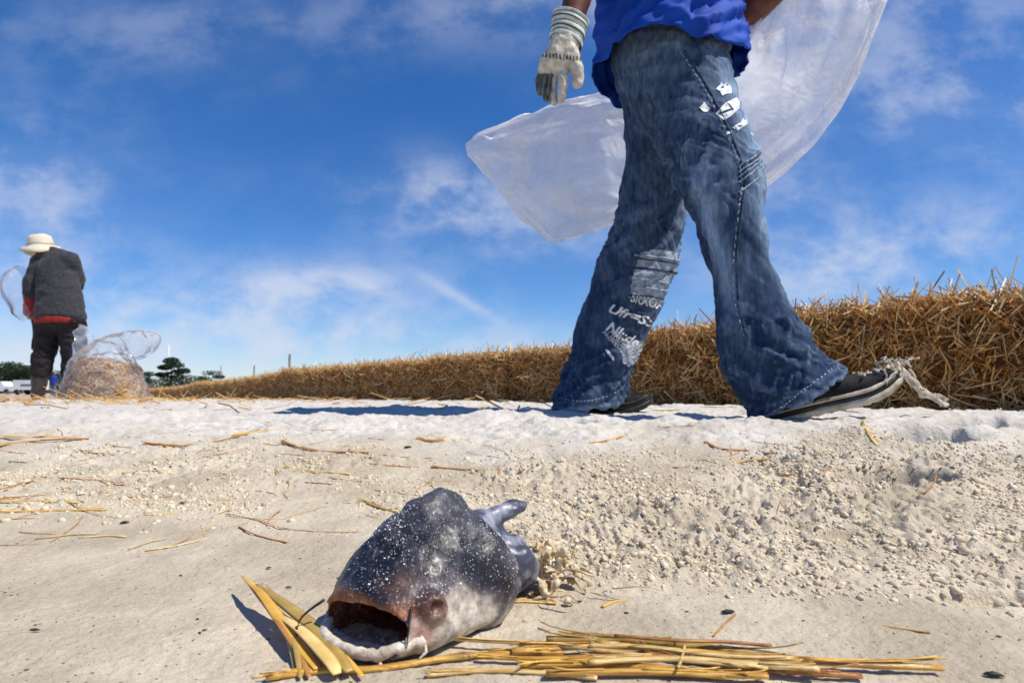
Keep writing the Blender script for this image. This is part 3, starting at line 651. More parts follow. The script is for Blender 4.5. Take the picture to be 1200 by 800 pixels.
# pale worn panel, ribs and printed lettering on the rear shin
patch('shin_panel', [[(751, 296), (770, 292), (796, 296), (799, 303), (792, 330), (786, 346), (770, 362), (738, 345), (742, 320)]], M['denim_pale'], 1.6, .0012)
patch('shin_panel', [[(728, 404), (740, 400), (756, 398), (752, 412), (746, 424), (736, 430), (729, 424)]], M['denim_pale'], 1.3, .0012)
for k, (xa, ya, xb, yb) in enumerate([(744, 299, 798, 306), (746, 303, 797, 310), (740, 326, 790, 334), (741, 314, 794, 320), (739, 336, 788, 342), (738, 345, 786, 352), (736, 348, 785, 356), (738, 364, 779, 376)]):
    stitches([(xa, ya), ((xa + xb) / 2, (ya + yb) / 2 - 1), (xb, yb)], 22, r=.0034 if k in (0, 3) else .0024, dash=1.0, wob=.5, name='knee_rib', m=M['denim_pale'] if k % 2 == 0 else M['denim_dark'])
def lettering(txt, x0, y0, x1, y1, hgt, shear=0.0, wide=1.0):
    cu = bpy.data.curves.new('t', 'FONT'); cu.body = txt; cu.size = 1; cu.resolution_u = 2; cu.shear = shear; cu.offset = 0.012 * wide
    o = bpy.data.objects.new('t', cu); COL.objects.link(o); bpy.context.view_layer.update()
    me = bpy.data.meshes.new_from_object(o.evaluated_get(bpy.context.evaluated_depsgraph_get())); bpy.data.objects.remove(o)
    bm = bmesh.new(); bm.from_mesh(me); bmesh.ops.triangulate(bm, faces=bm.faces); bmesh.ops.subdivide_edges(bm, edges=bm.edges, cuts=1)
    w = max(v.co.x for v in bm.verts); dx, dy = x1 - x0, y1 - y0; ln = math.hypot(dx, dy); ux, uy = dx / ln, dy / ln
    for v in bm.verts:
        s_ = v.co.x / w * ln; t = v.co.y * hgt
        p = onto(x0 + ux * s_ + uy * t, y0 + uy * s_ - ux * t, .0026); v.co = p if p else Vector((9, 9, -9))
    bmesh.ops.delete(bm, geom=[v for v in bm.verts if v.co.z < -1], context='VERTS')
    m2 = bpy.data.meshes.new('shin_lettering'); bm.to_mesh(m2); bm.free(); link('shin_lettering', m2, M['print'], jeans)
lettering('SRXOA', 738, 353, 776, 363, 16, .0, 2)
lettering('Ufr=SS', 711, 365, 766, 384, 15, .3, 2.5)
lettering('NI::dem', 709, 386, 756, 414, 17, .2, 2)
lettering('NEW ATLANTA', 715, 389, 750, 418, 8.5, 0, 1)
lettering('· TURUTORON', 711, 391, 744, 423, 8.5, 0, 1)
lettering('PROVIDING THE', 706, 390, 741, 428, 5.5, 0, 1)
patch('shin_print', [[(709, 410), (712, 409), (720, 419), (719, 423)]], M['print'], .6)

# shoes
def build_shoe(name, heel, toe, up, L_, label, frayed):
    X = (toe - heel).normalized(); Yv = up.cross(X).normalized(); Z = X.cross(Yv).normalized()
    prof = [(0, .028, .075), (.04, .034, .085), (.15, .037, .088), (.3, .036, .085), (.45, .039, .078), (.6, .046, .066), (.75, .049, .054), (.88, .043, .044), (.96, .028, .034), (1.0, .006, .02)]
    ts = np.array([p[0] for p in prof]); ws = np.array([p[1] for p in prof]); hs = np.array([p[2] for p in prof])
    def W(t): return np.interp(t, ts, ws)
    def lift(t): return 0.030 * max(0, (t - 0.68) / 0.32) ** 2
    def P(t, y, z): return heel + X * (t * L_) + Yv * (y + 0.006 * math.sin(t * 3.1)) + Z * (z + lift(t))
    V = []; F = []; nt_, na = 34, 15
    for i in range(nt_):
        t = 1 - (1 - i / (nt_ - 1)) ** 1.25; w = float(W(t)); h = float(np.interp(t, ts, hs))
        for k in range(na):
            an = math.pi * k / (na - 1); y = w * math.copysign(abs(math.cos(an)) ** .72, math.cos(an)); z = .028 + (h - .028) * math.sin(an) ** .8
            V.append(P(t, y, z + 0.0012 * math.sin(t * 70) * math.sin(an)))
    for i in range(nt_ - 1):
        for k in range(na - 1): F.append((i * na + k, i * na + k + 1, (i + 1) * na + k + 1, (i + 1) * na + k))
    shoe = link(name, mesh_py(name, V, F), M['black_canvas'], man, label=label)
    def band(nm, z0, z1, grow, m):
        V = []; F = []; n = 40; loop = []
        for i in range(n): loop.append((i / (n - 1), 1))
        for i in range(n - 2, 0, -1): loop.append((i / (n - 1), -1))
        for (t, sgn) in loop:
            t2 = 1 - (1 - t) ** 1.3; y = sgn * (float(W(t2)) + grow)
            if t == 0: y = 0
            tt = t2 + (grow / L_) * (1 if t2 > .9 else (-1 if t2 < .1 else 0)); zz = 0.0015 * math.sin(t * 160) * (nm == 'outsole')
            V += [P(tt, y, z0 + zz), P(tt, y * 1.01, (z0 + z1) / 2), P(tt, y, z1)]
        c = len(loop)
        for i in range(c):
            j = (i + 1) % c
            for q in (0, 1): F.append((i * 3 + q, j * 3 + q, j * 3 + q + 1, i * 3 + q + 1))
        F.append([i * 3 for i in range(c)][::-1]); F.append([i * 3 + 2 for i in range(c)])
        return link(nm, mesh_py(nm, V, F), m, shoe)
    band('outsole', 0.0, .013, .004, M['rubber'] if frayed else M['rubber_dark']); band('midsole', .0135, .024, .002, M['rubber_dark']); band('welt', .0245, .0295, .0035, M['rubber'] if frayed else M['rubber_dark'])
    return shoe, P
heel = at(892, 499, 1.345); toe = at(1060, 458, 1.27)
shoeF, PF = build_shoe('shoe', heel, toe, Vector((0, -0.12, 1)), (toe - heel).length, 'black canvas shoe with a frayed pale toe, heel planted and toe raised', True)
h2 = at(664, 487, 1.90); t2 = at(764, 491, 1.80); h2.z = t2.z = gz(t2.x, t2.y) - .004
shoeR, PR = build_shoe('shoe', h2, t2, Vector((0, 0, 1)), (t2 - h2).length, 'black shoe of the rear foot, flat on the sand', False)
def frays():
    parts = []
    def strip(a, b, w, bow, tw):
        pts = []; rd = []
        for i in range(7):
            t = i / 6; pts.append(a.lerp(b, t) + Vector((random.gauss(0, .002), random.gauss(0, .002), bow * 4 * t * (1 - t) + random.gauss(0, .0015)))); rd.append(w * (1 - .55 * t) * random.uniform(.75, 1.2))
        parts.append(poly_tube(pts, rd, 6, flat=0.35, ref=tw))
    L0 = [PF(1.0, 0, .03), PF(.97, -.02, .035), PF(.94, .0, .052), PF(.9, -.03, .045), PF(.96, .015, .04)]
    for k in range(46):
        a = random.choice(L0) + Vector((random.gauss(0, .007), random.gauss(0, .01), random.gauss(0, .005)))
        b = a + Vector((random.uniform(.0, .030), random.gauss(0, .008), random.uniform(-.035, .010))); strip(a, b, random.uniform(.0012, .0042), random.uniform(-.004, .006), (random.gauss(0, 1), 1, random.gauss(0, 1)))
    a = PF(1.0, -.005, .022); b = at(1082, 462, 1.262); c = at(1108, 474, 1.255)
    for k in range(16):
        j = lambda q: q + Vector((random.gauss(0, .004), random.gauss(0, .004), random.gauss(0, .004)))
        strip(j(a), j(b), .0035, .002, (0, 1, .3)); strip(j(b), j(c), random.uniform(.003, .006), .003, (0, 1, .5))
    V, F = join(parts); link('frayed_toe', mesh_py('frayed_toe', V, F), M['fray'], shoeF)
    parts.clear()
    for k in range(60):
        t = random.uniform(.72, .99); y = random.uniform(-.9, .6) * float(np.interp(t, [.7, 1], [.048, .01])); p = PF(t, y, float(np.interp(t, [.7, .88, 1], [.060, .046, .024]))); parts.append(poly_tube([p, p + Vector((random.gauss(0, .003), random.gauss(0, .003), .002))], random.uniform(.0008, .002), 4))
    V, F = join(parts); link('sand_crust', mesh_py('sand_crust', V, F), M['fray'], shoeF, kind='stuff')
frays()

# body under the clothes: one skin mesh
FWD = Vector((0.86, -0.50, 0)).normalized(); SIDE = Vector((0.50, 0.86, 0)).normalized()      # SIDE points to his left
RSH, RELB, RWR = at(716, -172, 1.50), at(694, -68, 1.46), at(667, 34, 1.43)
LSH, LELB, LWR = at(868, -165, 1.74), at(866, 24, 1.74), at(925, -22, 1.62)
NECK, HEAD = at(790, -205, 1.63), at(806, -276, 1.60)
def body_f(P):
    f = chain(P, [(T3(at(788, 60, 1.64)), .125), (T3(at(788, -40, 1.64)), .125), (T3(at(788, -150, 1.63)), .14), (T3(NECK), .07), (T3(HEAD), .075)])
    f = smin(f, chain(P, [(T3(RSH), .075), (T3(at(788, -150, 1.63)), .12), (T3(LSH), .075)]), .05)
    for sh, el, wr in ((RSH, RELB, RWR), (LSH, LELB, LWR)):
        mid = el.lerp(wr, .35); f = smin(f, chain(P, [(T3(sh), .066), (T3(sh.lerp(el, .6)), .052), (T3(el), .045), (T3(mid), .044), (T3(wr), .029)]), .02)
    for pts, foot in ((fpts, heel), (rpts, h2)):
        q = [(p, min(r * .72, .085)) for p, r in pts[:-1]] + [(T3(Vector(foot) + Vector((.04, 0, .06))), .04)]; f = smin(f, chain(P, q), .03)
    hx = np.stack([np.array(FWD), np.array(SIDE), np.array([0, 0, 1.])]); f = smin(f, ell(P, HEAD + Vector((0, 0, .02)), (.098, .078, .118), hx), .02)
    f = smin(f, chain(P, [(T3(HEAD + FWD * .088 + Vector((0, 0, .012))), .009), (T3(HEAD + FWD * .108 - Vector((0, 0, .022))), .014)]), .012)
    f = smin(f, ell(P, HEAD + FWD * .05 - Vector((0, 0, .075)), (.05, .05, .035), hx), .03)
    for s_ in (-1, 1): f = smin(f, ell(P, HEAD + SIDE * (.08 * s_), (.02, .01, .032), hx), .008)
    f = smin(f, chain(P, [(T3(HEAD + FWD * .094 - SIDE * .02 - Vector((0, 0, .05))), .007), (T3(HEAD + FWD * .094 + SIDE * .02 - Vector((0, 0, .05))), .007)]), .006)
    # left hand closed on the gathered bag
    hd = (LWR - LELB).normalized(); pc = LWR + hd * .055; f = smin(f, ell(P, pc, (.045, .035, .042)), .02)
    for k in range(4):
        b = pc + hd * .03 + Vector((0, -.012, .028 - .019 * k)); f = smin(f, chain(P, [(T3(pc + Vector((0, 0, .028 - .019 * k))), .011), (T3(b + FWD * .03), .0105), (T3(b + FWD * .022 - SIDE * .035), .0095), (T3(b - SIDE * .04 - FWD * .01), .008)]), .004)
    f = smin(f, chain(P, [(T3(pc + Vector((0, 0, .03))), .014), (T3(pc + hd * .03 - SIDE * .03 + Vector((0, 0, .045))), .011), (T3(pc + hd * .045 - SIDE * .045 + Vector((0, 0, .03))), .009)]), .006)
    return f
def build_body():
    V, F = surface_nets(body_f, (.02, 1.2, .06), (.95, 2.05, 2.06), 0.0105); V = smooth_v(V, F, 2, .4)
    b = link('body', mesh_np('body', V, F), M['skin'], man)
    V, F = surface_nets(lambda P: np.maximum(ell(P, HEAD + Vector((0, 0, .035)) - FWD * .012, (.1, .086, .112)), -(P - np.array(HEAD + Vector((0, 0, .05)))) @ np.array((Vector((0, 0, 1)) - FWD * .7))) , T3(HEAD - Vector((.2, .2, .15))), T3(HEAD + Vector((.2, .2, .25))), .008)
    link('hair', mesh_np('hair', V, F), M['hair'], man)
    for s_ in (-1, 1):
        c = HEAD + FWD * .083 + SIDE * (.032 * s_) + Vector((0, 0, .012)); V, F = surface_nets(lambda P: ell(P, c, (.012,) * 3), T3(c - Vector((.02,) * 3)), T3(c + Vector((.02,) * 3)), .004); link('eye', mesh_np('eye', V, F), M['white_eye'], man)
build_body()

# T-shirt: a loose tube with a lifted, rippling hem, and two short sleeves
def build_shirt():
    nth, nzv = 190, 90; V = []; F = []
    cz0 = at(779, 50, 1.64); top = NECK
    for j in range(nzv):
        for i in range(nth):
            th = 2 * math.pi * i / nth; cx, sy = math.sin(th), -math.cos(th)         # th = 0 faces the camera
            hem_py = 84 - 34 * math.cos(th) + 6 * math.sin(2 * th + .6) + 3 * math.sin(5 * th) + 2 * math.sin(9 * th + 1)
            zh = at(779, hem_py, 1.64 - .17 * math.cos(th)).z; t = j / (nzv - 1); z = zh + (top.z + .02 - zh) * t
            hgt = (z - .95) / (top.z - .95)
            a = np.interp(hgt, [-.2, 0, .3, .7, .88, .97, 1.05], [.245, .24, .232, .235, .20, .10, .075]); b = np.interp(hgt, [-.2, 0, .3, .7, .88, .97, 1.05], [.190, .188, .178, .165, .14, .085, .07])
            d2 = Vector((cx, sy, 0)); ca = d2.dot(SIDE); cb = d2.dot(FWD); rr = 1 / math.sqrt((ca / a) ** 2 + (cb / b) ** 2) + .014 * max(0, math.sin(th))
            low = max(0, 1 - t * 3.2)
            V.append((cz0.x + (top.x - cz0.x) * max(0, hgt) + cx * rr, cz0.y + (top.y - cz0.y) * max(0, hgt) + sy * rr, z)); V[-1] = V[-1] + (low, th, t)
    A = np.array(V); P = A[:, :3]; low = A[:, 3]; th = A[:, 4]; t = A[:, 5]
    c = np.stack([np.full(len(P), cz0.x), np.full(len(P), cz0.y), P[:, 2]], 1); Nn = P - c; Nn /= np.linalg.norm(Nn, axis=1, keepdims=True)
    q = np.stack([np.cos(th) * 1.7 + t * 2.0, np.sin(th) * 1.7 - t * 1.2, P[:, 2] * 8 - np.sin(th) * 1.2], 1)
    rid = 1 - np.abs(fbm3(q * 1.25, 3, 130)) * 1.6; sm = th * .22; zz = P[:, 2]; rid2 = np.clip(1 - np.abs(fbm3(np.stack([(sm * .85 + zz * .5) * 3.2, (-sm * .5 + zz * .85) * 17, th * 0], 1), 3, 140)) * 1.7, -.6, 1) + .7 * np.clip(1 - np.abs(fbm3(np.stack([(sm * .9 - zz * .42) * 3.5, (sm * .42 + zz * .9) * 21, th * 0 + 3], 1), 3, 145)) * 1.7, -.6, 1)
    P = P + Nn * (0.009 * rid + 0.016 * rid2 + low * 0.007 * np.sin(th * 7 + 1.5 * np.sin(th * 2)) - .006)[:, None]
    for j in range(nzv - 1):
        for i in range(nth): F.append((j * nth + i, j * nth + (i + 1) % nth, (j + 1) * nth + (i + 1) % nth, (j + 1) * nth + i))
    parts = [(P.tolist(), F)]
    for sh, el, s_ in ((RSH, RELB, -1), (LSH, LELB, 1)):
        a = sh - SIDE * .05 * s_ + Vector((0, 0, .02)); b = sh.lerp(el, .62); parts.append(poly_tube([a.lerp(b, k / 5) for k in range(6)], [.11, .105, .1, .096, .094, .095], 20, ends=False))
    V, F = join(parts); me = mesh_py('t_shirt', V, F); o = link('t_shirt', me, M['shirt'], man)
    md = o.modifiers.new('thick', 'SOLIDIFY'); md.thickness = .003; md.offset = 0; return o
build_shirt()

# right work glove: knuckles, four curled fingers, thumb towards the body, striped knit cuff
def build_glove():
    Y = 1.43; g = lambda px, py, dy=0: T3(at(px, py, Y + dy))
    k = mpp(Y)
    fing = [  # little, ring, middle, index
        [(636, 86, .030), (631, 97, .034), (633, 108, .030), 4.9], [(642, 88, .014), (637, 103, .016), (640, 115, .012), 5.2], [(650, 88, -.004), (646, 106, -.008), (649, 120, -.008), 5.4], [(660, 86, -.018), (660, 102, -.026), (658, 116, -.022), 5.4]]
    thumb = [(668, 62, -.02), (677, 80, -.030), (677, 98, -.028)]
    def f(P):
        d = smin(chain(P, [(g(662, 52), 18 * k), (g(657, 66), 19 * k)]), chain(P, [(g(643, 78, .014), 13 * k), (g(659, 76, -.010), 12 * k)]), .02)
        d = np.maximum(d, np.abs((P[:, 1] - Y) * .8) - .030)
        for a, b, c, r in fing: d = smin(d, chain(P, [(g(*a), r * k * 1.1), (g(*b), r * k), (g(*c), r * k * .8)]), .0035)
        return smin(d, chain(P, [(g(*thumb[0]), 10 * k), (g(*thumb[1]), 7.8 * k), (g(*thumb[2]), 6.2 * k)]), .006)
    lo = Vector(g(612, 140)) - Vector((0, .12, 0)); hi = Vector(g(705, 20)) + Vector((0, .12, 0))
    V, F = surface_nets(f, T3(lo), T3(hi), .0034); V = smooth_v(V, F, 1, .4); N = vnormals(V, F)
    V = V + N * (.0018 * (1 - np.abs(fbm3(V * 45, 2, 160)) * 2))[:, None]
    px = 600 + FPX * V[:, 0] / V[:, 1]; py = 456 - FPX * (V[:, 2] - CAMZ) / V[:, 1]
    C = np.tile(np.array([.62, .58, .50]), (len(V), 1)); back = (px < 651 - (py - 70) * .08) & (py > 72 + (px - 628) * .02) & (py < 110)
    stripe = (np.sin((px + py * .15) * 1.15) > -.1); C[back] = [.06, .075, .068]; C[back & stripe] = [.15, .17, .155]
    tip = np.clip((py - 108) / 14, 0, 1)[:, None]; C = C * (1 - tip * .55) + np.array([.22, .15, .09]) * tip * .55
    band = (np.abs(py - (51 + (px - 660) * .12)) < 3.2); C[band & (np.sin(px * 1.5) > -.3)] = [.05, .06, .06]
    glove = link('work_glove', mesh_np('work_glove', V, F, C), M['glove'], man)
    # cuff
    a = at(663, 50, Y); b = at(669, 21, Y); ax = (b - a).normalized(); s = ax.cross(Vector((0, 1, 0))).normalized(); d = s.cross(ax).normalized()
    nV = []; nF = []; nc = []; nr = 40; ns = 36
    for j in range(nr):
        t = j / (nr - 1); r = (18.6 + 2.2 * t + .7 * math.sin(t * 20)) * k
        for i in range(ns):
            an = 2 * math.pi * i / ns; rr = r * (1 + .02 * math.sin(an * 5 + t * 4)); nV.append(a + ax * (b - a).length * t + s * math.cos(an) * rr + d * math.sin(an) * rr * .85 + ax * .006 * math.cos(an))
            nc.append((.035, .06, .05) if (t * 5.6 + .25) % 1 < .34 else (.62, .70, .66))
    for j in range(nr - 1):
        for i in range(ns): nF.append((j * ns + i, j * ns + (i + 1) % ns, (j + 1) * ns + (i + 1) % ns, (j + 1) * ns + i))
    me = mesh_np('striped_cuff', [tuple(v) for v in nV], nF, np.array(nc)); o = link('striped_cuff', me, M['glove'], glove)
    md = o.modifiers.new('thick', 'SOLIDIFY'); md.thickness = .004; md.offset = -1
build_glove()

# the big clear bag he carries, streaming behind him
def build_bag():
    S = [(942, -52, 16, 1, .2, 1.62, .03), (962, -30, 55, 1, .1, 1.66, .06), (957, 20, 88, .98, -.2, 1.72, .09), (925, 85, 76, .92, .28, 1.80, .09), (878, 140, 74, .72, .66, 1.90, .09), (815, 178, 76, .38, .92, 1.98, .09),
         (752, 182, 72, .12, 1, 2.00, .09), (700, 192, 80, .0, 1, 1.99, .09), (650, 205, 84, .02, 1, 1.97, .085), (612, 198, 62, .1, .99, 1.95, .075), (578, 188, 38, .22, .97, 1.94, .06), (556, 181, 18, .25, .97, 1.93, .035), (546, 177, 6, .25, .97, 1.93, .012)]
    A = np.array(S, float); m = len(A); n = 150; ns = 96
    tt = np.linspace(0, m - 1, n); I = []
    for q in range(7):
        I.append([v.x for v in spline([Vector((a, 0, 0)) for a in A[:, q]], n)])
    I = np.array(I); V = []
    for i in range(n):
        px, py, hw, dx, dy, Y, th = I[:, i]; l = math.hypot(dx, dy); dx /= l; dy /= l
        for k in range(ns):
            an = 2 * math.pi * k / ns; u = math.copysign(abs(math.cos(an)) ** .8, math.cos(an)); w = math.sin(an)
            p = at(px + dx * hw * u, py + dy * hw * u, Y); V.append((p.x, p.y + w * th * .5 * (1 - .25 * u * u), p.z))
    V = np.array(V); F = []
    for i in range(n - 1):
        for k in range(ns): F.append((i * ns + k, i * ns + (k + 1) % ns, (i + 1) * ns + (k + 1) % ns, (i + 1) * ns + k))
    F = np.array(F); N = vnormals(V, F); s_ = np.repeat(np.arange(n) / n, ns); an = np.tile(np.arange(ns) / ns * 2 * math.pi, n)
    q = np.stack([s_ * 9 + .8 * np.cos(an), np.cos(an) * 3.2, np.sin(an) * 1.2], 1)
    rid = 1 - np.abs(fbm3(q, 3, 200)) * 1.8; q2 = np.stack([s_ * 4.5 + np.cos(an) * 1.2, np.cos(an) * 3.4, np.sin(an) * 1.2 + s_ * 2], 1); rid2 = 1 - np.abs(fbm3(q2, 3, 207)) * 1.8
    hw = np.repeat(I[2], ns); k_ = np.clip(hw / 60, .1, 1)
    V = V + N * ((.008 * rid + .030 * rid2) * k_)[:, None]; V = smooth_v(V, F, 2); V[:, 2] += .006 * fbm3(V * 12, 2, 215)
    link('plastic_bag', mesh_np('plastic_bag', V, F), M['bag'], label='large clear plastic bag billowing behind the walking man', cat='plastic bag')
build_bag()

# ------------------------------------------------------------------ dead catfish on the sand
FU = Vector((0.48, 0.877, 0)).normalized(); FV = Vector((0.877, -0.48, 0)).normalized()
fx, fy = -0.088, 0.378
FO = Vector((fx, fy, gz(-0.05, 0.44) - 0.001))
def fw(u, v, w): return FO + FU * u + FV * v + Vector((0, 0, w))
def to_f(P):
    q = P - np.array(FO); return q @ np.array(FU), q @ np.array(FV), q[:, 2]
fish = empty('dead_catfish', T3(FO), 'dried dead catfish head with gaping orange mouth, crusted with salt, lying on the sand', 'fish')
LIP = []
def fish_f(P):
    u, v, w = to_f(P)
    us = [-.004, .005, .022, .045, .070, .090, .106, .118]; hw = np.interp(u, us, [.034, .038, .046, .050, .047, .041, .032, .016]); ht = np.interp(u, us, [.039, .045, .062, .076, .083, .078, .063, .036])
    vv = (v + .002 - .02 * u) / hw; top = (w - .014) / (ht - .014); bot = (w - .014) / .016
    e = np.where(w > .014, top, bot); k = (np.abs(vv) ** 2.3 + np.abs(e) ** 2.1) ** (1 / 2.2)
    d = (k - 1) * .028
    d = np.maximum(d, np.maximum(-u - .004, u - .118))
    d = smin(d, chain(P, [(T3(fw(.052, .000, .074)), .010), (T3(fw(.068, .005, .081)), .0085), (T3(fw(.082, .003, .076)), .009)]), .010)    # fin stump on the back
    d = smin(d, ell(P, fw(.070, .034, .030), (.030, .014, .030)), .012)                                                                     # gill cover
    d = smin(d, ell(P, fw(.014, .037, .030), (.009, .007, .009)), .004)                                                                    # eye rim
    mouth = (np.abs((v + .003) / .0335) ** 3.0 + np.abs((w - .0180) / .0125) ** 2.2) ** (1 / 2.3)
    mouth = np.maximum((mouth - 1 + .0 * u) * .014 + np.maximum(u, 0) * .12, u - .055)
    d = np.maximum(d, -mouth)
    d = np.maximum(d, -ell(P, fw(.011, .044, .031), (.0050, .005, .0048)))
    return d + .0006 * fbm3(P * 120, 2, 300) + .0016 * n3(P * 34, 303)
def build_fish():
    V, F = surface_nets(fish_f, T3(FO + Vector((-.10, -.06, -.012))), T3(FO + Vector((.17, .19, .105))), .00145); V = smooth_v(V, F, 1, .5)
    P = V; u, v, w = to_f(P); N = vnormals(V, F)
    n = fbm3(P * 45, 3, 310); n_ = fbm3(P * 160, 3, 320)
    dark = np.array([.012, .012, .020]); purple = np.array([.06, .045, .062]); white = np.array([.62, .55, .46]); silver = np.array([.13, .125, .15]); orange = np.array([.34, .115, .035])
    lev = w + .006 * n - np.where(v > 0, .010, 0) * np.exp(-((u - .030) / .018) ** 2) + np.where(v > 0, .006, 0) * sstep(.05, .08, u); a = sstep(.024, .035, lev)[:, None]
    c = white * (1 - a) + dark * a
    m = (np.exp(-((lev - .030) / .006) ** 2) * .8)[:, None]; c = c * (1 - m) + purple * m
    m = (sstep(.062, .074, w + .004 * n) * .45)[:, None]; c = c * (1 - m) + silver * m
    m = (sstep(.070, .092, u + .01 * n) * (1 - sstep(.045, .065, w)) * .6 * (v > 0))[:, None]; c = c * (1 - m) + np.array([.20, .17, .185]) * m
    m = (sstep(.25, .75, n_ + .3) * sstep(.04, .05, w) * .22)[:, None]; c = c * (1 - m) + np.array([.17, .16, .18]) * m
    lip = np.exp(-((u + .001) / .008) ** 2) * sstep(.0255, .029, w) * (1 - sstep(.0325, .0375, w + .003 * n)); c = c * (1 - lip[:, None]) + orange * lip[:, None]
    ins = ((np.abs(v + .003) < .031) & (u > .004) & (w < .034) & (w > .006) & (N @ np.array(FU) < .9) & (u < .06) & ((np.abs((v + .003) / .0325) ** 2.4 + np.abs((w - .0195) / .0150) ** 2.2) < 1.08)); c[ins] = [.10, .022, .010]
    cav = (u > .003) & (u < .06) & ((np.abs((v + .003) / .0335) ** 3.0 + np.abs((w - .0180) / .0125) ** 2.2) < 1.25) & (N @ np.array(FU) < .3); c[cav] = [.17, .045, .018]; fl = cav & (w < .0085) & (u < .02); c[fl] = [.40, .31, .21]
    eye = np.exp(-(((u - .014) / .008) ** 2 + ((w - .030) / .0075) ** 2)) * (v > .028); eye = eye * .75; c = c * (1 - eye[:, None]) + np.array([.26, .09, .03]) * eye[:, None]; soc = np.exp(-(((u - .011) / .0045) ** 2 + ((w - .031) / .0045) ** 2)) * (v > .03); c = c * (1 - .8 * soc[:, None]) + np.array([.03, .012, .008]) * .8 * soc[:, None]; gl = np.exp(-((u - .060 - .012 * np.sin(w * 60)) / .0026) ** 2) * (v > .01) * (w < .06); c = c * (1 - .75 * gl[:, None]) + np.array([.035, .025, .03]) * .75 * gl[:, None]
    red = .7 * np.exp(-(((u - .006) / .008) ** 2 + ((w - .016) / .010) ** 2)) * (v > .026); c = c * (1 - red[:, None]) + np.array([.30, .07, .02]) * red[:, None]
    spot = np.exp(-(((v - .018) / .008) ** 2 + ((w - .043) / .006) ** 2)) * (u < .03); c = c * (1 - .3 * spot[:, None]) + np.array([.28, .13, .06]) * .3 * spot[:, None]
    link('head', mesh_np('head', V, F, np.clip(c, 0, 1)), M['fish'], fish)
    # lower jaw: pale ragged shelf with sand on it
    parts = []
    jaw = [fw(.004, -.036, .012), fw(-.008, -.028, .009), fw(-.013, -.010, .007), fw(-.012, .010, .007), fw(-.006, .026, .010), fw(.008, .036, .014)]
    sp = spline(jaw, 26); parts.append(poly_tube([p + Vector((0, 0, random.gauss(0, .0008))) for p in sp], [.0034 + random.uniform(-.0009, .0012) for _ in sp], 7))
    for k in range(3):
        p = random.choice(sp); parts.append(poly_tube([p, p + Vector((random.gauss(0, .003), -.004, -.006)), p + Vector((random.gauss(0, .006), -.007, -.013))], [.0016, .0011, .0004], 5))
    V, F = join(parts); link('lower_jaw', mesh_py('lower_jaw', V, F), mat('pale_jaw', (.46, .36, .25), (.70, .64, .55), rough=.5, scale=200, bump=.4), fish)
    n = 26; V = []; F = []
    for i in range(n):
        for j in range(7): a = sp[i]; b = fw(.010, -.03 + .06 * i / (n - 1), .007); q = a.lerp(b, j / 6); V.append(q + Vector((0, 0, -.002 + .0016 * random.gauss(0, 1))))
    for i in range(n - 1):
        for j in range(6): F.append((i * 7 + j, (i + 1) * 7 + j, (i + 1) * 7 + j + 1, i * 7 + j + 1))
    link('mouth_floor', mesh_py('mouth_floor', V, F), M['clod'], fish)
    # barbels
    for pts, r in (([fw(-.003, -.034, .028), fw(-.014, -.043, .018), fw(-.018, -.042, .004)], .0010), ([fw(.004, .030, .032), fw(-.002, .033, .024), fw(-.004, .033, .012)], .0009)):
        sp2 = spline(pts, 10); V, F = poly_tube(sp2, [r * (1 - .07 * i) for i in range(10)], 6); link('barbel', mesh_py('barbel', V, F), M['debris'], fish)
    # torn body behind the gills: a silvery spine stub, grey membrane, ragged flesh
    V, F = surface_nets(lambda P: smin(chain(P, [(T3(fw(.100, .008, .052)), .012), (T3(fw(.120, .010, .058)), .0105), (T3(fw(.138, .018, .063)), .0072), (T3(fw(.154, .028, .067)), .0032)]), ell(P, fw(.120, .020, .026), (.030, .022, .026)), .010) + .0034 * fbm3(P * 80, 3, 330), T3(fw(.115, .015, .04) - Vector((.08, .09, .045))), T3(fw(.125, .015, .05) + Vector((.08, .09, .04))), .002)
    link('spine_stub', mesh_np('spine_stub', smooth_v(V, F, 1), F), M['fish_silver'], fish)
    c0 = fw(.150, .046, .0); blobs = [(np.array(c0) + np.array([random.gauss(.002, .014), random.gauss(.004, .018), random.uniform(.0, .036)]), random.uniform(.0018, .0058)) for _ in range(75)]
    def mush(P):
        f = np.full(len(P), 1.0)
        for c, r in blobs: f = smin(f, np.linalg.norm((P - c) * np.array([1, 1, 1.3]), axis=1) - r, .004)
        return f + .0065 * np.abs(fbm3(P * 170, 3, 350)) - .0018
    V, F = surface_nets(mush, T3(c0 - Vector((.075, .075, .02))), T3(c0 + Vector((.075, .08, .06))), .0017); fl_o = link('flesh_lumps', mesh_np('flesh_lumps', V, F), M['flesh'], fish)
    for _ in range(1):
        parts = []
        for k in range(50):
            a = c0 + Vector((random.gauss(.004, .020), random.gauss(.006, .024), abs(random.gauss(.014, .016)))); b = a + Vector((random.gauss(.006, .014), random.gauss(0, .014), random.gauss(-.002, .009)))
            a.z = max(a.z, FO.z + .004); b.z = max(b.z, FO.z + .002); mid = a.lerp(b, .5) + Vector((random.gauss(0, .003), random.gauss(0, .003), random.uniform(0, .006)))
            parts.append(poly_tube(spline([a, mid, b], 6), [rr_ * q for rr_ in [random.choice([random.uniform(.0003, .0011), random.uniform(.0005, .0026)])] for q in (.7, 1.2, .8, 1.1, .6, .2)], 6, flat=random.uniform(.25, .8), ref=(random.gauss(0, 1), random.gauss(0, 1), 1)))
        V, F = join(parts); link('torn_flesh', mesh_py('torn_flesh', V, F), M['flesh'], fish, kind='stuff')
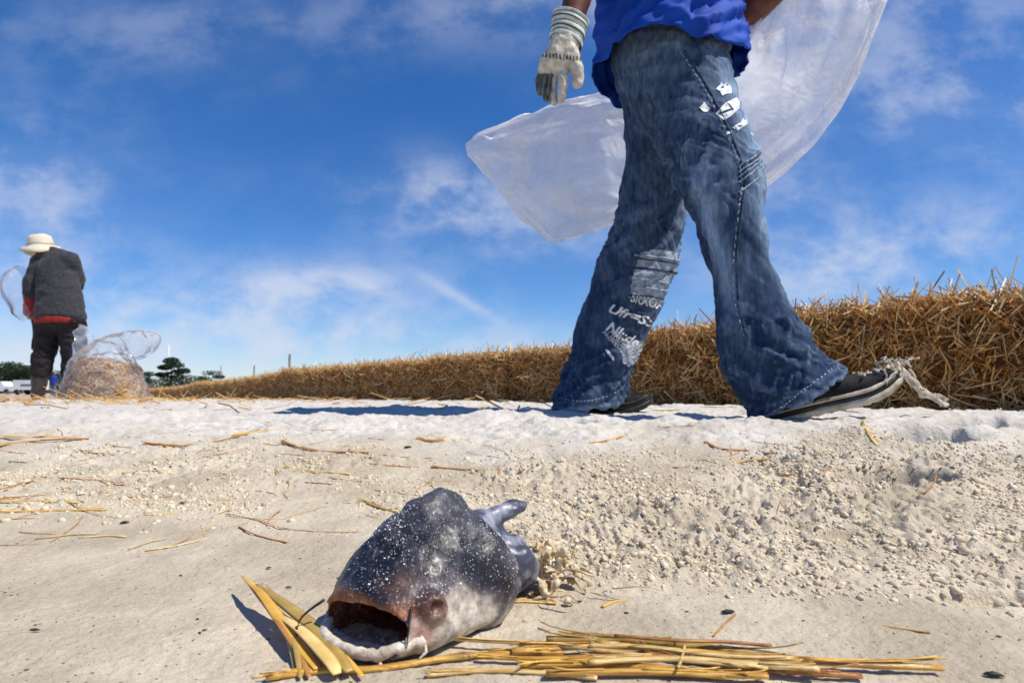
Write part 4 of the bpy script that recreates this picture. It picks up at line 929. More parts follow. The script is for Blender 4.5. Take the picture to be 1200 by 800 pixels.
    # salt and sand grains stuck to the skin
    Vh = P; idx = np.where((w > .036) & (u > -.002))[0]; idx = rng.choice(idx, 6000, p=None); idx = idx[rng.random(len(idx)) < np.clip(.22 + 1.1 * fbm3(Vh[idx] * 55, 3, 340), .03, 1)]
    bv = np.array([[1, 0, 0], [-1, 0, 0], [0, 1, 0], [0, -1, 0], [0, 0, 1], [0, 0, -1]], float); bf = np.array([[0, 2, 4], [2, 1, 4], [1, 3, 4], [3, 0, 4], [2, 0, 5], [1, 2, 5], [3, 1, 5], [0, 3, 5]])
    s = np.clip(rng.lognormal(math.log(.00026), .5, len(idx)), .00012, .0010); Vg = Vh[idx][:, None] + N[idx][:, None] * .0002 + bv[None] * s[:, None, None] * rng.uniform(.6, 1.3, (len(idx), 6, 1)); Fg = (np.arange(len(idx))[:, None, None] * 6 + bf[None]).reshape(-1, 3)
    link('salt_grains', mesh_np('salt_grains', Vg.reshape(-1, 3), Fg, smooth=False), M['grain'], fish, kind='stuff')
build_fish()

# ------------------------------------------------------------------ straw on the sand
def stalk(name, pix, r, lift=0.0, mat_=None, label=None, group=None, nodes=(), flat=1.0, tone=None, end_r=None, rise=None, blade=False):
    # a stalk along the sand, bent through points seen on the ground
    pts = []
    for i, (px, py) in enumerate(pix):
        p = gpix(px, py); p.z = gz(p.x, p.y) + r * .8 + lift + (rise[i] if rise else 0); pts.append(p)
    n = 22; sp = spline(pts, n); rd = []
    for i in range(n):
        t = i / (n - 1); q = r * (1 + .05 * math.sin(i * 2.1))
        for nd in nodes: q *= 1 + .35 * math.exp(-((t - nd) / .02) ** 2)
        if end_r is not None: q *= 1 + (end_r - 1) * t
        rd.append(q)
    if blade: rd = [r * max(.10, math.sin(math.pi * min(1, .04 + .80 * i / (n - 1))) ** .8) for i in range(n)]
    V, F = poly_tube(sp, rd, 9, flat=flat)
    nmain = len(V); sl = []
    for k in range(0 if blade else 7 if r > .0014 else 0):
        i0 = random.choice([0, n - 7, random.randrange(n - 7)]); off = Vector((random.gauss(0, r * .5), random.gauss(0, r * .6), r * random.uniform(.3, .95)))
        far = Vector((random.gauss(0, r * 1.4), random.gauss(0, r * 1.6), abs(random.gauss(0, r)))) if i0 in (0, n - 7) else Vector((0, 0, 0))
        m_ = random.randrange(4, 7); sl.append(poly_tube([sp[i0 + q] + off + far * ((q / m_) if i0 else 1 - q / m_) ** 2 for q in range(m_ + 1)], [min(.0007, r * random.uniform(.10, .28))] * (m_ + 1), 4))
    V, F = join([(V, F)] + sl)
    c0 = np.array(tone if tone else STRAW[random.randrange(5)]); C = np.empty((len(V), 3))
    for i in range(len(V)):
        t = (i // 9) / (n - 1); k = 1.0
        if i >= nmain: C[i] = c0 * min(1.2, .98 / c0.max()); continue
        for nd in nodes: k -= .55 * math.exp(-((t - nd) / .022) ** 2)
        C[i] = c0 * k * (1 + .12 * math.sin((i % 9) * 2.3))
    me = mesh_py(name, V, F); at_ = me.color_attributes.new('col', 'FLOAT_COLOR', 'POINT'); c4 = np.ones((len(V), 4), np.float32); c4[:, :3] = np.clip(C, 0, 1); at_.data.foreach_set('color', c4.ravel())
    return link(name, me, mat_ or M['straw_wet'], label=label, cat='straw', group=group)
GOLD = (.82, .50, .10); PALE = (.92, .68, .28); OLIVE = (.50, .34, .10); BRN = (.52, .25, .07)
heap = [([(312, 798), (380, 790), (440, 788), (535, 774), (600, 770), (660, 768)], .0036, .0005, GOLD, (.62,), 'thick golden straw stalk with a brown joint in front of the fish mouth'),
        ([(505, 757), (560, 762), (640, 766), (720, 776), (800, 786), (900, 795)], .0024, .006, PALE, (.5,), 'long pale straw running from the fish cheek to the bottom right'),
        ([(600, 772), (700, 765), (790, 770), (880, 778), (985, 786), (1104, 791)], .0034, .003, GOLD, (.87,), 'longest golden straw, its cut pale tip pointing to the right edge'),
        ([(640, 756), (720, 757), (800, 763), (870, 772), (950, 783)], .0042, .002, OLIVE, (.3,), 'olive brown straw topmost of the heap at the bottom edge'),
        ([(610, 785), (700, 783), (780, 790), (850, 798)], .0040, .001, GOLD, (.7,), 'short stout golden straw at the bottom edge below the heap'),
        ([(690, 790), (780, 785), (880, 792), (960, 798)], .0034, .006, PALE, (), 'pale straw crossing the heap at the bottom edge'),
        ([(755, 770), (850, 783), (900, 790), (1010, 797)], .0030, .001, BRN, (.4,), 'brown straw half under the golden heap'),
        ([(500, 793), (580, 788), (650, 792), (700, 797)], .0026, 0, PALE, (), 'pale split straw lying flat at the bottom centre'),
        ([(795, 800), (800, 785), (803, 771)], .0013, .009, PALE, (), 'thin pale straw standing across the golden heap'),
        ([(655, 752), (700, 752), (760, 756), (800, 762)], .0022, .004, OLIVE, (), 'thin olive straw along the back of the golden heap'), ([(690, 772), (760, 774), (840, 784), (930, 788)], .0026, .008, PALE, (.3,), 'pale shiny straw on top of the heap below the olive one'),
        ([(640, 796), (740, 794), (830, 797), (900, 799)], .0034, .002, GOLD, (), 'lowest golden straw of the heap, cut by the bottom edge'), ([(560, 776), (620, 779), (700, 777), (760, 781)], .0024, .003, GOLD, (.55,), 'golden straw joining the stout stalk to the heap'),
        ([(720, 762), (790, 768), (850, 770), (905, 775)], .0020, .010, BRN, (), 'thin brown sliver of straw across the top of the heap')]
for pix, r, lift, tone, nodes, lb in heap: stalk('straw_stalk', pix, r * .66, lift * .8, flat=.75, tone=tone, nodes=nodes, label=lb, group='golden stalks heaped at the bottom edge')
leaves = [([(283, 697), (305, 722), (335, 755), (372, 792)], .0042, [.010, .012, .006, 0], GOLD, 'pointed golden leaf sheath rising at the left of the fish'), ([(300, 712), (335, 735), (375, 762), (410, 797)], .0052, [.012, .010, .006, 0], OLIVE, 'broad olive straw leaf leaning left of the fish mouth'),
          ([(318, 735), (350, 760), (385, 790), (395, 799)], .0046, [.006, .008, .004, 0], PALE, 'pale folded straw leaf between the two leaning ones'), ([(310, 700), (340, 722), (366, 742)], .0016, [.008, .004, .002], OLIVE, 'thin curling leaf tip left of the fish'),
          ([(345, 790), (340, 768), (330, 748)], .0016, [0, .004, .010], PALE, 'thin upright straw blade among the leaning leaves'), ([(372, 758), (395, 768), (412, 779)], .0012, [0, .004, .003], PALE, 'white straw splinter just under the fish mouth'),
          ([(290, 708), (318, 742), (350, 778), (362, 798)], .0022, [.012, .010, .004, 0], BRN, 'narrow brown straw leaf at the outer left of the leaning ones'), ([(322, 728), (362, 757), (400, 780), (425, 798)], .0024, [.010, .008, .004, 0], GOLD, 'narrow golden straw leaf nearest the fish mouth'),
          ([(330, 742), (345, 770), (352, 799)], .0020, [.008, .006, 0], OLIVE, 'narrow olive straw leaf in the middle of the leaning ones')]
for pix, r, rise, tone, lb in leaves: stalk('straw_leaf', pix, r * .95, 0.001, tone=tone, flat=.22, blade=True, mat_=M['straw'], label=lb, group='straw leaves beside the fish', rise=rise, end_r=.35)
single = [([(0, 588), (45, 588), (92, 590)], .0028, 'long straw at the left edge, upper of two', PALE), ([(0, 601), (60, 599), (125, 598)], .0026, 'long straw at the left edge, lower of two', GOLD), ([(424, 588), (445, 596), (466, 602)], .0036, 'short olive straw just behind the fish back', OLIVE),
          ([(168, 522), (225, 523), (272, 514), (303, 505)], .0042, 'bent brown straw on the white sand left of centre', BRN), ([(272, 512), (310, 506), (345, 505), (380, 505)], .0038, 'straight pale straw on the white sand left of centre', PALE), ([(330, 519), (370, 529), (432, 531)], .0036, 'long brown straw lying crossways behind the fish', BRN),
          ([(826, 519), (845, 527), (880, 530), (910, 534)], .0040, 'brown straw on the white sand below the front shoe', BRN), ([(848, 546), (872, 541), (905, 539)], .0030, 'thin straw just below the brown one near the front shoe', GOLD), ([(1011, 494), (1017, 508), (1028, 523)], .0048, 'pale split straw poking out of the white sand at right', PALE),
          ([(690, 520), (712, 516), (730, 512)], .0028, 'short straw on the white sand below the rear shoe', GOLD), ([(505, 548), (535, 550), (562, 552)], .0030, 'brown straw on the sand behind the fish fin', BRN), ([(332, 548), (362, 552), (410, 556)], .0026, 'pale straw lying behind the fish at mid left', PALE), ([(172, 604), (190, 603), (206, 602)], .0022, 'small pale straw near the black seed', PALE),
          ([(576, 572), (582, 560), (588, 546)], .0022, 'thin dark straw leaning behind the fish tail', BRN), ([(575, 708), (612, 706), (652, 708)], .0026, 'pale straw crossing another beside the fish belly', PALE), ([(596, 685), (588, 706), (578, 737)], .0028, 'upright-lying straw crossed by a pale one beside the fish', GOLD),
          ([(660, 598), (690, 606), (706, 608)], .0016, 'thin straw right of the torn fish tail', PALE), ([(836, 746), (848, 733), (862, 720)], .0013, 'thin brown twig on the sand above the heap', BRN), ([(706, 712), (720, 706), (734, 704)], .0022, 'short yellow straw chip right of the fish', GOLD), ([(1090, 742), (1060, 738), (1035, 734)], .0014, 'thin straw near the bottom right corner', BRN),
          ([(0, 524), (40, 518), (104, 515)], .0045, 'brown straw at the left edge on the pale sand', BRN), ([(0, 514), (30, 513), (66, 512)], .0040, 'pale straw at the left edge above the brown one', PALE), ([(488, 515), (505, 518), (520, 517)], .0045, 'dark straw chip on the white sand at centre', BRN)]
for pix, r, lb, tone in single: stalk('straw_stalk', pix, r * .62, 0, tone=tuple(np.array(tone) * min(1.12, .96 / max(tone))), label=lb + ', loose on sand' if len(lb.split()) < 8 else lb, group='single straws scattered on the sand', mat_=M['straw'], flat=.5)
# many small look-alike straws
litter_me = []
for k in range(8):
    L_ = rng.uniform(.03, .09); V, F, C = tubes(np.array([[-L_ / 2, 0, 0.0]]), np.array([[1.0, 0, 0]]), np.array([L_]), np.array([rng.uniform(.0006, .0013)]), np.array([rng.uniform(-.006, .006)]), up=(0, 1, 0), seg=4, sides=4, cols=straw_cols(1, (.3, .3, .05, .03, .32, .0)), flat=.6)
    litter_me.append(mesh_np('litter_straw', V, F, C)); litter_me[-1].materials.append(M['straw'])
def lay(me, name, x, y, rz, sc, label, cat, group, dz=.001):
    o = link(name, me, None, label=label, cat=cat, group=group); e = .01; nx = (gz(x - e, y) - gz(x + e, y)) / (2 * e); ny = (gz(x, y - e) - gz(x, y + e)) / (2 * e)
    q = Vector((nx, ny, 1)).normalized().to_track_quat('Z', 'Y'); o.rotation_mode = 'QUATERNION'; from mathutils import Quaternion
    o.rotation_quaternion = Vector((0, 0, 1)).rotation_difference(Vector((nx, ny, 1)).normalized()) @ Quaternion((0, 0, 1), rz); o.scale = (sc, sc, sc); o.location = (x, y, float(ground_z(np.array([x]), np.array([y]))[0]) + dz); return o
for k in range(150):
    px = random.choice([random.uniform(-20, 560), random.uniform(-20, 420), random.uniform(560, 1200)]); py = random.choice([random.uniform(494, 545), random.uniform(500, 585), random.uniform(545, 640)]) if px < 560 else random.uniform(500, 600)
    p = gpix(px, py); lay(random.choice(litter_me), 'straw_bit', p.x, p.y, random.gauss(0, .8), random.uniform(.6, 1.35), 'small loose bit of straw on ' + ('the white sand bank' if p.y > 1.08 else 'the trampled sand') + (' left of the fish' if p.x < -.16 * p.y / .4 else ' behind the fish' if p.x < .03 * p.y / .4 else ' right of the fish'), 'straw', 'small straw bits scattered over the sand')
def litter_stuff():
    n = 2600; x = np.concatenate([rng.normal(-3.6, .75, 1500), rng.uniform(-6, 1.0, 700), rng.uniform(-4.5, -1.2, 400)]); y = np.concatenate([rng.normal(5.2, .9, 1500), rng.uniform(1.7, 6.5, 700), rng.uniform(2.6, 5.0, 400)])
    z = ground_z(x, y) + .004; D = np.stack([rng.standard_normal(n), rng.standard_normal(n), rng.normal(0.05, .12, n)], 1); L_ = np.clip(rng.lognormal(math.log(.10), .5, n), .03, .3)
    V, F, C = tubes(np.stack([x, y, z], 1), D, L_, rng.uniform(.0015, .0035, n), rng.normal(0, .01, n), seg=2, sides=3, cols=straw_cols(n, (.2, .3, .1, .05, .3, .05)))
    link('straw_litter', mesh_np('straw_litter', V, F, C), M['straw'], kind='stuff', label='thin litter of fallen straw around the filled bag', cat='straw')
litter_stuff()
# dark flecks: seeds, shell and weed crumbs
fleck_me = []
for k in range(5):
    V, F = poly_tube([(-.006, 0, 0), (-.004, 0, .0006), (0, 0, .001), (.004, .0006, .0006), (.0062, .0004, 0)], [.0006, .0018, .0024, .0016, .0005], 7, flat=.6); V = [Vector(v) * random.uniform(.9, 1.1) for v in V]; fleck_me.append(mesh_py('fleck', V, F)); fleck_me[-1].materials.append(M['debris'])
for (px, py, s_, rz, lb) in [(146, 613, 1.1, .5, 'shiny black seed on the smooth sand at left'), (213, 591, .9, 0, 'flat black shell crumb on the sand, behind the black seed'), (478, 525, 1.6, .3, 'dark weed crumb on the white sand behind the fish'), (338, 689, .6, 0, 'black fleck on the sand left of the fish shadow'), (315, 668, .6, 0, 'small black fleck on the sand left of the fish'), (40, 740, .8, 0, 'dark thin fleck on smooth sand at bottom left'), (1165, 795, 1.2, -.3, 'black crumb on the sand in the bottom right corner'), (853, 718, 1.2, .1, 'flat dark shell crumb in front of the crumbly sand')]:
    p = gpix(px, py); lay(fleck_me[random.randrange(5)], 'dark_fleck', p.x, p.y, rz, s_ * .7, lb, 'debris', 'dark flecks on the sand', .0012)
for k in range(45):
    px = random.uniform(0, 1200); py = random.choice([random.uniform(560, 800), random.uniform(720, 760), random.uniform(560, 640)]); p = gpix(px, py)
    lay(fleck_me[random.randrange(5)], 'dark_fleck', p.x, p.y, random.uniform(-.6, .6), random.uniform(.12, .34), 'tiny dark crumb of shell or weed on the sand ' + ('left of the fish' if p.x < -.09 else 'right of the fish' if p.x > .03 else 'near the fish'), 'debris', 'dark flecks on the sand', .0006)

# ------------------------------------------------------------------ the man at the left with his back turned
Y2 = 6.3; g2 = lambda px, py, dy=0: T3(at(px, py, Y2 + dy)); k2 = mpp(Y2)
fm = at(58, 471, Y2)
man2 = empty('person', (fm.x, fm.y, gz(fm.x, fm.y)), 'man in a cream bucket hat and charcoal sweater standing with his back turned', 'person')
legs2 = [[(57, 383, 0, 14), (53, 405, 0, 12), (50, 425, 0, 10.5), (47, 440, .0, 9), (44, 466, 0, 7)], [(84, 383, .05, 14.5), (86, 405, .05, 12.5), (85, 422, .05, 10.5), (82, 440, .06, 8.5), (78, 467, .06, 6.5)]]
def pts2(L_, f=1.0): return [(g2(a, b, c), r * k2 * f) for a, b, c, r in L_]
def sdf_obj(name, f, lo, hi, h, m, parent, wr=0.0, ws=12):
    V, F = surface_nets(f, lo, hi, h); V = smooth_v(V, F, 1, .5)
    if wr: V = V + vnormals(V, F) * (wr * (1 - 1.6 * np.abs(fbm3(V * np.array([ws, ws, ws * 1.6]), 3, 400))))[:, None]
    return link(name, mesh_np(name, V, F), m, parent)
LO2 = Vector(g2(10, 482)) - Vector((0, .35, 0)); HI2 = Vector(g2(118, 262)) + Vector((0, .4, 0))
def body2(P):
    f = chain(P, [(g2(68, 380), .10), (g2(68, 340, .01), .11), (g2(62, 312, .01), .09), (g2(52, 298, .03), .055), (g2(49, 289, .03), .085)])
    for L_ in legs2: f = smin(f, chain(P, pts2(L_, .62)), .02)
    for L_ in legs2: a = Vector(g2(L_[-1][0], 468, L_[-1][2])); f = smin(f, chain(P, [(T3(a), .05), (T3(a + Vector((-.06, .12, -.02))), .04)]), .03)
    f = smin(f, chain(P, [(g2(44, 306), .07), (g2(38, 330, .03), .055), (g2(37, 350, .08), .045), (g2(33, 371, .16), .035)]), .04)
    f = smin(f, chain(P, [(g2(82, 306), .07), (g2(88, 330, .12), .055), (g2(76, 350, .26), .045), (g2(52, 366, .34), .035)]), .04)
    return f
sdf_obj('body', body2, T3(LO2), T3(HI2), .02, M['skin'], man2)
def trous(P):
    f = smin(chain(P, pts2(legs2[0])), chain(P, pts2(legs2[1])), .015); f = smin(f, ell(P, g2(70.5, 376), (.255, .16, .12)), .04)
    return np.maximum(f, -(P[:, 2] - at(0, 441, Y2).z))
sdf_obj('trousers', trous, T3(LO2), T3(HI2), .014, M['trouser'], man2, .012, 9)
for L_ in legs2:
    a = Vector(g2(L_[-1][0], 462, L_[-1][2])); gzz = gz(a.x, a.y)
    def boot(P):
        f = chain(P, [(g2(L_[3][0], 434, L_[3][2]), .078), (g2(L_[3][0] - 1, 450, L_[3][2]), .068), ((a.x, a.y, gzz + .10), .058)]); f = smin(f, chain(P, [((a.x, a.y, gzz + .045), .05), ((a.x - .07, a.y + .13, gzz + .035), .042)]), .03)
        return np.maximum(f, -(P[:, 2] - gzz + .004))
    sdf_obj('rubber_boot', boot, T3(a - Vector((.25, .25, .15))), T3(a + Vector((.25, .35, .42))), .011, M['boot'], man2, .004, 14)
def sweat(P):
    Q = P.copy(); Q[:, 1] = (Q[:, 1] - Y2) * 1.35 + Y2
    f = smin(chain(Q, [(g2(66, 316), .185), (g2(69, 342), .215), (g2(71, 372), .245)]), chain(Q, [(g2(47, 308), .085), (g2(62, 300), .10), (g2(82, 306), .085)]), .05)
    f = np.maximum(f, -(P[:, 2] - at(0, 374, Y2).z - .02 * np.sin(P[:, 0] * 9)))
    f = smin(f, chain(P, [(g2(46, 310, -.02), .085), (g2(38, 328, -.03), .078), (g2(36.5, 344, -.02), .070)]), .012)
    return smin(f, chain(P, [(g2(82, 306), .09), (g2(90, 330, .12), .08), (g2(80, 348, .24), .07)]), .03)
sdf_obj('sweater', sweat, T3(LO2), T3(HI2), .013, M['sweater'], man2, .008, 5)
sdf_obj('shirt_hem', lambda P: np.maximum(np.maximum(ell(P, g2(70.5, 372), (.245, .185, .3)), np.abs(P[:, 2] - at(0, 376.0, Y2).z) - .032), 0 * P[:, 0] - 1), T3(LO2), T3(HI2), .014, M['red'], man2, .004)
sdf_obj('shirt_sleeve', lambda P: chain(P, [(g2(36.5, 343, -.02), .064), (g2(35.8, 352, .02), .062), (g2(34.5, 366, .10), .052)]), T3(LO2), T3(HI2), .014, M['red'], man2, .006)
def glv(P):
    f = ell(P, g2(32.5, 372, .17), (.05, .045, .055))
    for k in range(4): f = smin(f, chain(P, [(g2(31 + k * 1.6, 374, .17), .016), (g2(29 + k * 1.9, 379, .20), .014), (g2(31 + k * 1.8, 382, .22), .012)]), .008)
    return smin(f, chain(P, [(g2(36, 372, .15), .018), (g2(38.5, 377, .17), .014)]), .01)
sdf_obj('work_glove', glv, T3(Vector(g2(20, 395)) - Vector((0, .1, 0))), T3(Vector(g2(50, 355)) + Vector((0, .4, 0))), .008, mat('grey_glove', (.20, .21, .22), (.52, .53, .54), rough=.8, scale=18), man2)
# bucket hat: crown and drooping brim, tipped to the left
def hat2():
    c = at(48, 289, Y2 + .03); ax = Vector((-.10, -.12, 1)).normalized(); s = ax.cross(Vector((0, 1, 0))).normalized(); d = ax.cross(s)
    prof = [(.185, -.058), (.160, -.022), (.120, .008), (.112, .03), (.108, .07), (.098, .105), (.07, .125), (.03, .132), (.001, .133)]; V = []; F = []; n = 36
    for j, (r, h) in enumerate(prof):
        for i in range(n):
            an = 2 * math.pi * i / n; dr = (.02 * math.sin(an * 2 + .5) + .006 * math.sin(an * 5)) * (j < 2); V.append(c + s * math.cos(an) * r * 1.04 + d * math.sin(an) * r + ax * (h + dr + .005 * math.sin(an * 3 + j)))
    for j in range(len(prof) - 1):
        for i in range(n): F.append((j * n + i, j * n + (i + 1) % n, (j + 1) * n + (i + 1) % n, (j + 1) * n + i))
    h = link('bucket_hat', mesh_py('bucket_hat', V, F), M['hat'], man2); md = h.modifiers.new('t', 'SOLIDIFY'); md.thickness = .006
    V = []; F = []
    for j, (r, hh) in enumerate([(.1225, .012), (.1155, .032)]):
        for i in range(n): an = 2 * math.pi * i / n; V.append(c + s * math.cos(an) * r * 1.04 + d * math.sin(an) * r + ax * (hh + .005 * math.sin(an * 3 + 2 + j)))
    for i in range(n): F.append((i, (i + 1) % n, n + (i + 1) % n, n + i))
    link('hat_band', mesh_py('hat_band', V, F), mat('hat_band', (.40, .34, .25), rough=.9), h)
hat2()
def crumpled(name, S, material, label, ns=48, n=60, amp=.015, fs=3.0, seed=500, group=None):
    A = np.array(S, float); I = np.array([[v.x for v in spline([Vector((a, 0, 0)) for a in A[:, q]], n)] for q in range(7)]); V = []
    for i in range(n):
        px, py, hw, dx, dy, Y, th = I[:, i]; l = math.hypot(dx, dy); dx /= l; dy /= l
        for k in range(ns):
            an = 2 * math.pi * k / ns; p = at(px + dx * hw * math.cos(an), py + dy * hw * math.cos(an), Y); V.append((p.x, p.y + math.sin(an) * th * .5, p.z))
    V = np.array(V); F = np.array([(i * ns + k, i * ns + (k + 1) % ns, (i + 1) * ns + (k + 1) % ns, (i + 1) * ns + k) for i in range(n - 1) for k in range(ns)]); N = vnormals(V, F)
    V = V + N * (amp * (1 - 1.8 * np.abs(fbm3(V * fs, 3, seed))) * np.repeat(np.clip(I[2] / max(I[2]) * 1.6, .1, 1), ns))[:, None]
    return link(name, mesh_np(name, V, F), material, label=label, cat='plastic bag', group=group)
crumpled('plastic_bag', [(27, 376, 2, 1, .1, 6.35, .05), (24, 365, 7, 1, .1, 6.3, .2), (19, 345, 10, 1, .1, 6.25, .3), (20, 325, 8, 1, .1, 6.25, .25), (25, 312, 2, 1, .1, 6.3, .08)], M['bag_thin'], 'thin clear bag held open by the man in the bucket hat', seed=510)
# filled bag of straw beside him
YB = 5.75
sb = at(124, 478, YB)
bag2 = empty('straw_bag', (sb.x, sb.y, gz(sb.x, sb.y)), 'clear plastic bag half filled with straw standing beside the man in the hat', 'plastic bag')
def straw_bag():
    o = crumpled('bag_film', [(124, 482, 32, 1, 0, YB, .48), (124, 479, 43, 1, 0, YB, .62), (124, 465, 44, 1, 0, YB, .64), (123, 440, 38, 1, .03, YB, .56), (122, 422, 31, 1, .05, YB, .44), (128, 407, 19, 1, .2, YB, .26), (141, 403, 13, .5, .8, YB, .18), (158, 404, 16, .15, 1, YB, .2), (174, 402, 13, .05, 1, YB, .16), (184, 398, 7, .1, 1, YB, .10), (187, 396, 3, .1, 1, YB, .05)], M['bag_thin'], None, ns=96, n=110, amp=.024, fs=7.5, seed=520)
    del o['category']; o.parent = bag2; o.matrix_parent_inverse = Matrix.Translation(-bag2.location)
    o = crumpled('bag_corner', [(100, 424, 10, 1, .3, YB + .05, .1), (99, 408, 11, 1, .2, YB + .06, .1), (97, 394, 9, 1, .2, YB + .08, .08), (95, 380, 3, 1, .2, YB + .1, .03)], M['bag_thin'], None, ns=32, n=30, amp=.03, fs=6, seed=525)
    del o['category']; o.parent = bag2; o.matrix_parent_inverse = Matrix.Translation(-bag2.location)
    V, F = surface_nets(lambda P: np.maximum(np.maximum(np.maximum(np.abs(P[:, 0] - sb.x + .01) - (.315 - .30 * (P[:, 2] - gz(sb.x, sb.y))), np.abs(P[:, 1] - YB) - (.215 - .2 * (P[:, 2] - gz(sb.x, sb.y)))), P[:, 2] - gz(sb.x, sb.y) - .37 - .03 * np.sin(P[:, 0] * 9)), gz(sb.x, sb.y) + .005 - P[:, 2]) + .02 * fbm3(P * 14, 3, 530), T3(sb - Vector((.6, .5, .2))), T3(sb + Vector((.6, .5, .7))), .02)
    link('straw_mass', mesh_np('straw_mass', V, F), M['bale_core'], bag2)
    n = 2600; q = V[rng.integers(0, len(V), n)] + rng.normal(0, .008, (n, 3)); q[:, 2] = np.maximum(q[:, 2], gz(sb.x, sb.y) + .01); c = np.array(at(122, 455, YB)); Nn = q - c; Nn /= np.linalg.norm(Nn, axis=1, keepdims=True)
    D = rng.standard_normal((n, 3)); D -= (D * Nn).sum(1, keepdims=True) * Nn * .9; L_ = rng.uniform(.04, .14, n); V2, F2, C2 = tubes(q - D / np.linalg.norm(D, axis=1, keepdims=True) * (L_ / 2)[:, None], D, L_, rng.uniform(.0025, .0048, n), rng.normal(0, .01, n), seg=2, sides=3, cols=straw_cols(n, (.25, .3, .1, .05, .28, .02)))
    link('straw_fill', mesh_np('straw_fill', V2, F2, C2, smooth=False), M['straw'], bag2, kind='stuff')
straw_bag()

# ------------------------------------------------------------------ far beach: trees, scrub, vehicles, a figure, posts
def leaf_cloud(centres, n, size, flat=.55):
    V = []; F = []
    for (c, r) in centres:
        for k in range(n):
            d = Vector((random.gauss(0, 1), random.gauss(0, 1), random.gauss(0, 1))).normalized() * (random.random() ** .4); p = Vector(c) + Vector((d.x * r[0], d.y * r[1], d.z * r[2]))
            a = Vector((random.gauss(0, 1), random.gauss(0, 1), random.gauss(0, .5))).normalized(); b = a.cross(Vector((random.gauss(0, 1), random.gauss(0, 1), random.gauss(0, 1)))).normalized(); s_ = size * random.uniform(.5, 1.2); i = len(V)
            V += [p - a * s_ - b * s_ * flat, p + a * s_ - b * s_ * flat * .6, p + a * s_ * .8 + b * s_ * flat, p - a * s_ * .7 + b * s_ * flat]; F.append((i, i + 1, i + 2, i + 3))
    return V, F
def tree(px, Yt, h, w, lb, pads, name='pine_tree', lean=.0, group='trees along the far shore'):
    b = at(px, 456, Yt); b.z = gz(b.x, b.y); e = empty(name, T3(b), lb, 'tree', group)
    top = b + Vector((lean * h, 0, h * .86)); sp = spline([b, b + Vector((lean * h * .2 - .1, 0, h * .4)), top], 9); parts = [poly_tube(sp, [h * (.028 - .0022 * i) for i in range(9)], 7)]; cs = []
    for (ox, oz, rx, rz_) in pads:
        c = b + Vector((ox * w, random.uniform(-.2, .2) * w, oz * h)); cs.append((c, (rx * w, rx * w * .8, rz_ * h))); st = sp[min(8, max(2, int(oz * 8) - 1))]; parts.append(poly_tube([st, st.lerp(c, .55) + Vector((0, 0, -.03 * h)), c], [h * .012, h * .008, h * .003], 5))
    V, F = join(parts); link('trunk', mesh_py('trunk', V, F), M['bark'], e)
    V, F = leaf_cloud(cs, 330, h * .034); link('crown', mesh_py('crown', V, F, False), M['needles'], e)
tree(200, 130, 7.6, 4.2, 'tallest flat-topped pine behind the end of the bale row', [(-.0, .90, .42, .10), (.25, .78, .5, .10), (-.45, .72, .34, .08), (.5, .62, .42, .09), (-.55, .5, .35, .08), (.1, .45, .6, .16), (-.1, .2, .8, .2)], lean=.01)
tree(247, 130, 4.8, 3.6, 'low spreading pine leaning right behind the bale row', [(.1, .88, .65, .12), (-.5, .62, .5, .14), (.5, .7, .4, .1), (-.2, .35, .9, .25)], lean=.1)
tree(172, 128, 4.6, 2.8, 'small dense pine just right of the straw-filled bag', [(0, .85, .5, .14), (-.3, .6, .5, .16), (.3, .55, .5, .16), (0, .3, .7, .2)])
tree(224, 134, 4.0, 3.4, 'round low tree between the two pines', [(0, .8, .7, .2), (-.4, .5, .6, .25), (.4, .45, .6, .25)], 'round_tree')
tree(188, 127, 3.2, 3.0, 'low bushy tree at the foot of the tallest pine', [(0, .75, .8, .25), (-.3, .4, .7, .3), (.5, .4, .6, .3)], 'round_tree')
lbs = ['tree at the far left edge of the picture', 'dark round-topped tree second from the left edge', 'dark round-topped tree third from the left edge', 'dark tree just left of the far man\'s knee', 'dark tree partly hidden by the far man\'s left leg', 'dark tree seen between the far man\'s legs', 'dark low tree seen just right of the far man\'s legs', 'dark low tree left of the frame edge']
for k, (px, h, w) in enumerate([(1, 6.2, 4.4), (11, 7.0, 4.6), (21, 6.4, 4.2), (31, 6.0, 4.4), (42, 6.2, 4.4), (55, 4.6, 4.2), (72, 4.8, 4.4)]):
    tree(px, 126 + (k % 3) * 6, h, w, lbs[k], [(0, .85, .55, .14), (-.45, .68, .5, .15), (.45, .66, .5, .15), (-.2, .45, .8, .2), (.3, .3, .8, .25)], 'round_tree')
def scrub():
    cs = []
    for k in range(46): px = random.uniform(-30, 265); Yt = random.uniform(85, 120); b = at(px, 456, Yt); s_ = random.uniform(.5, 1.15); cs.append((Vector((b.x, b.y, gz(b.x, b.y) + s_ * .5)), (s_ * 2.2, s_, s_ * .7)))
    V, F = leaf_cloud(cs, 70, .28); link('dune_scrub', mesh_py('dune_scrub', V, F, False), M['scrub'], kind='stuff', label='brown dry scrub along the foot of the far trees', cat='scrub')
scrub()
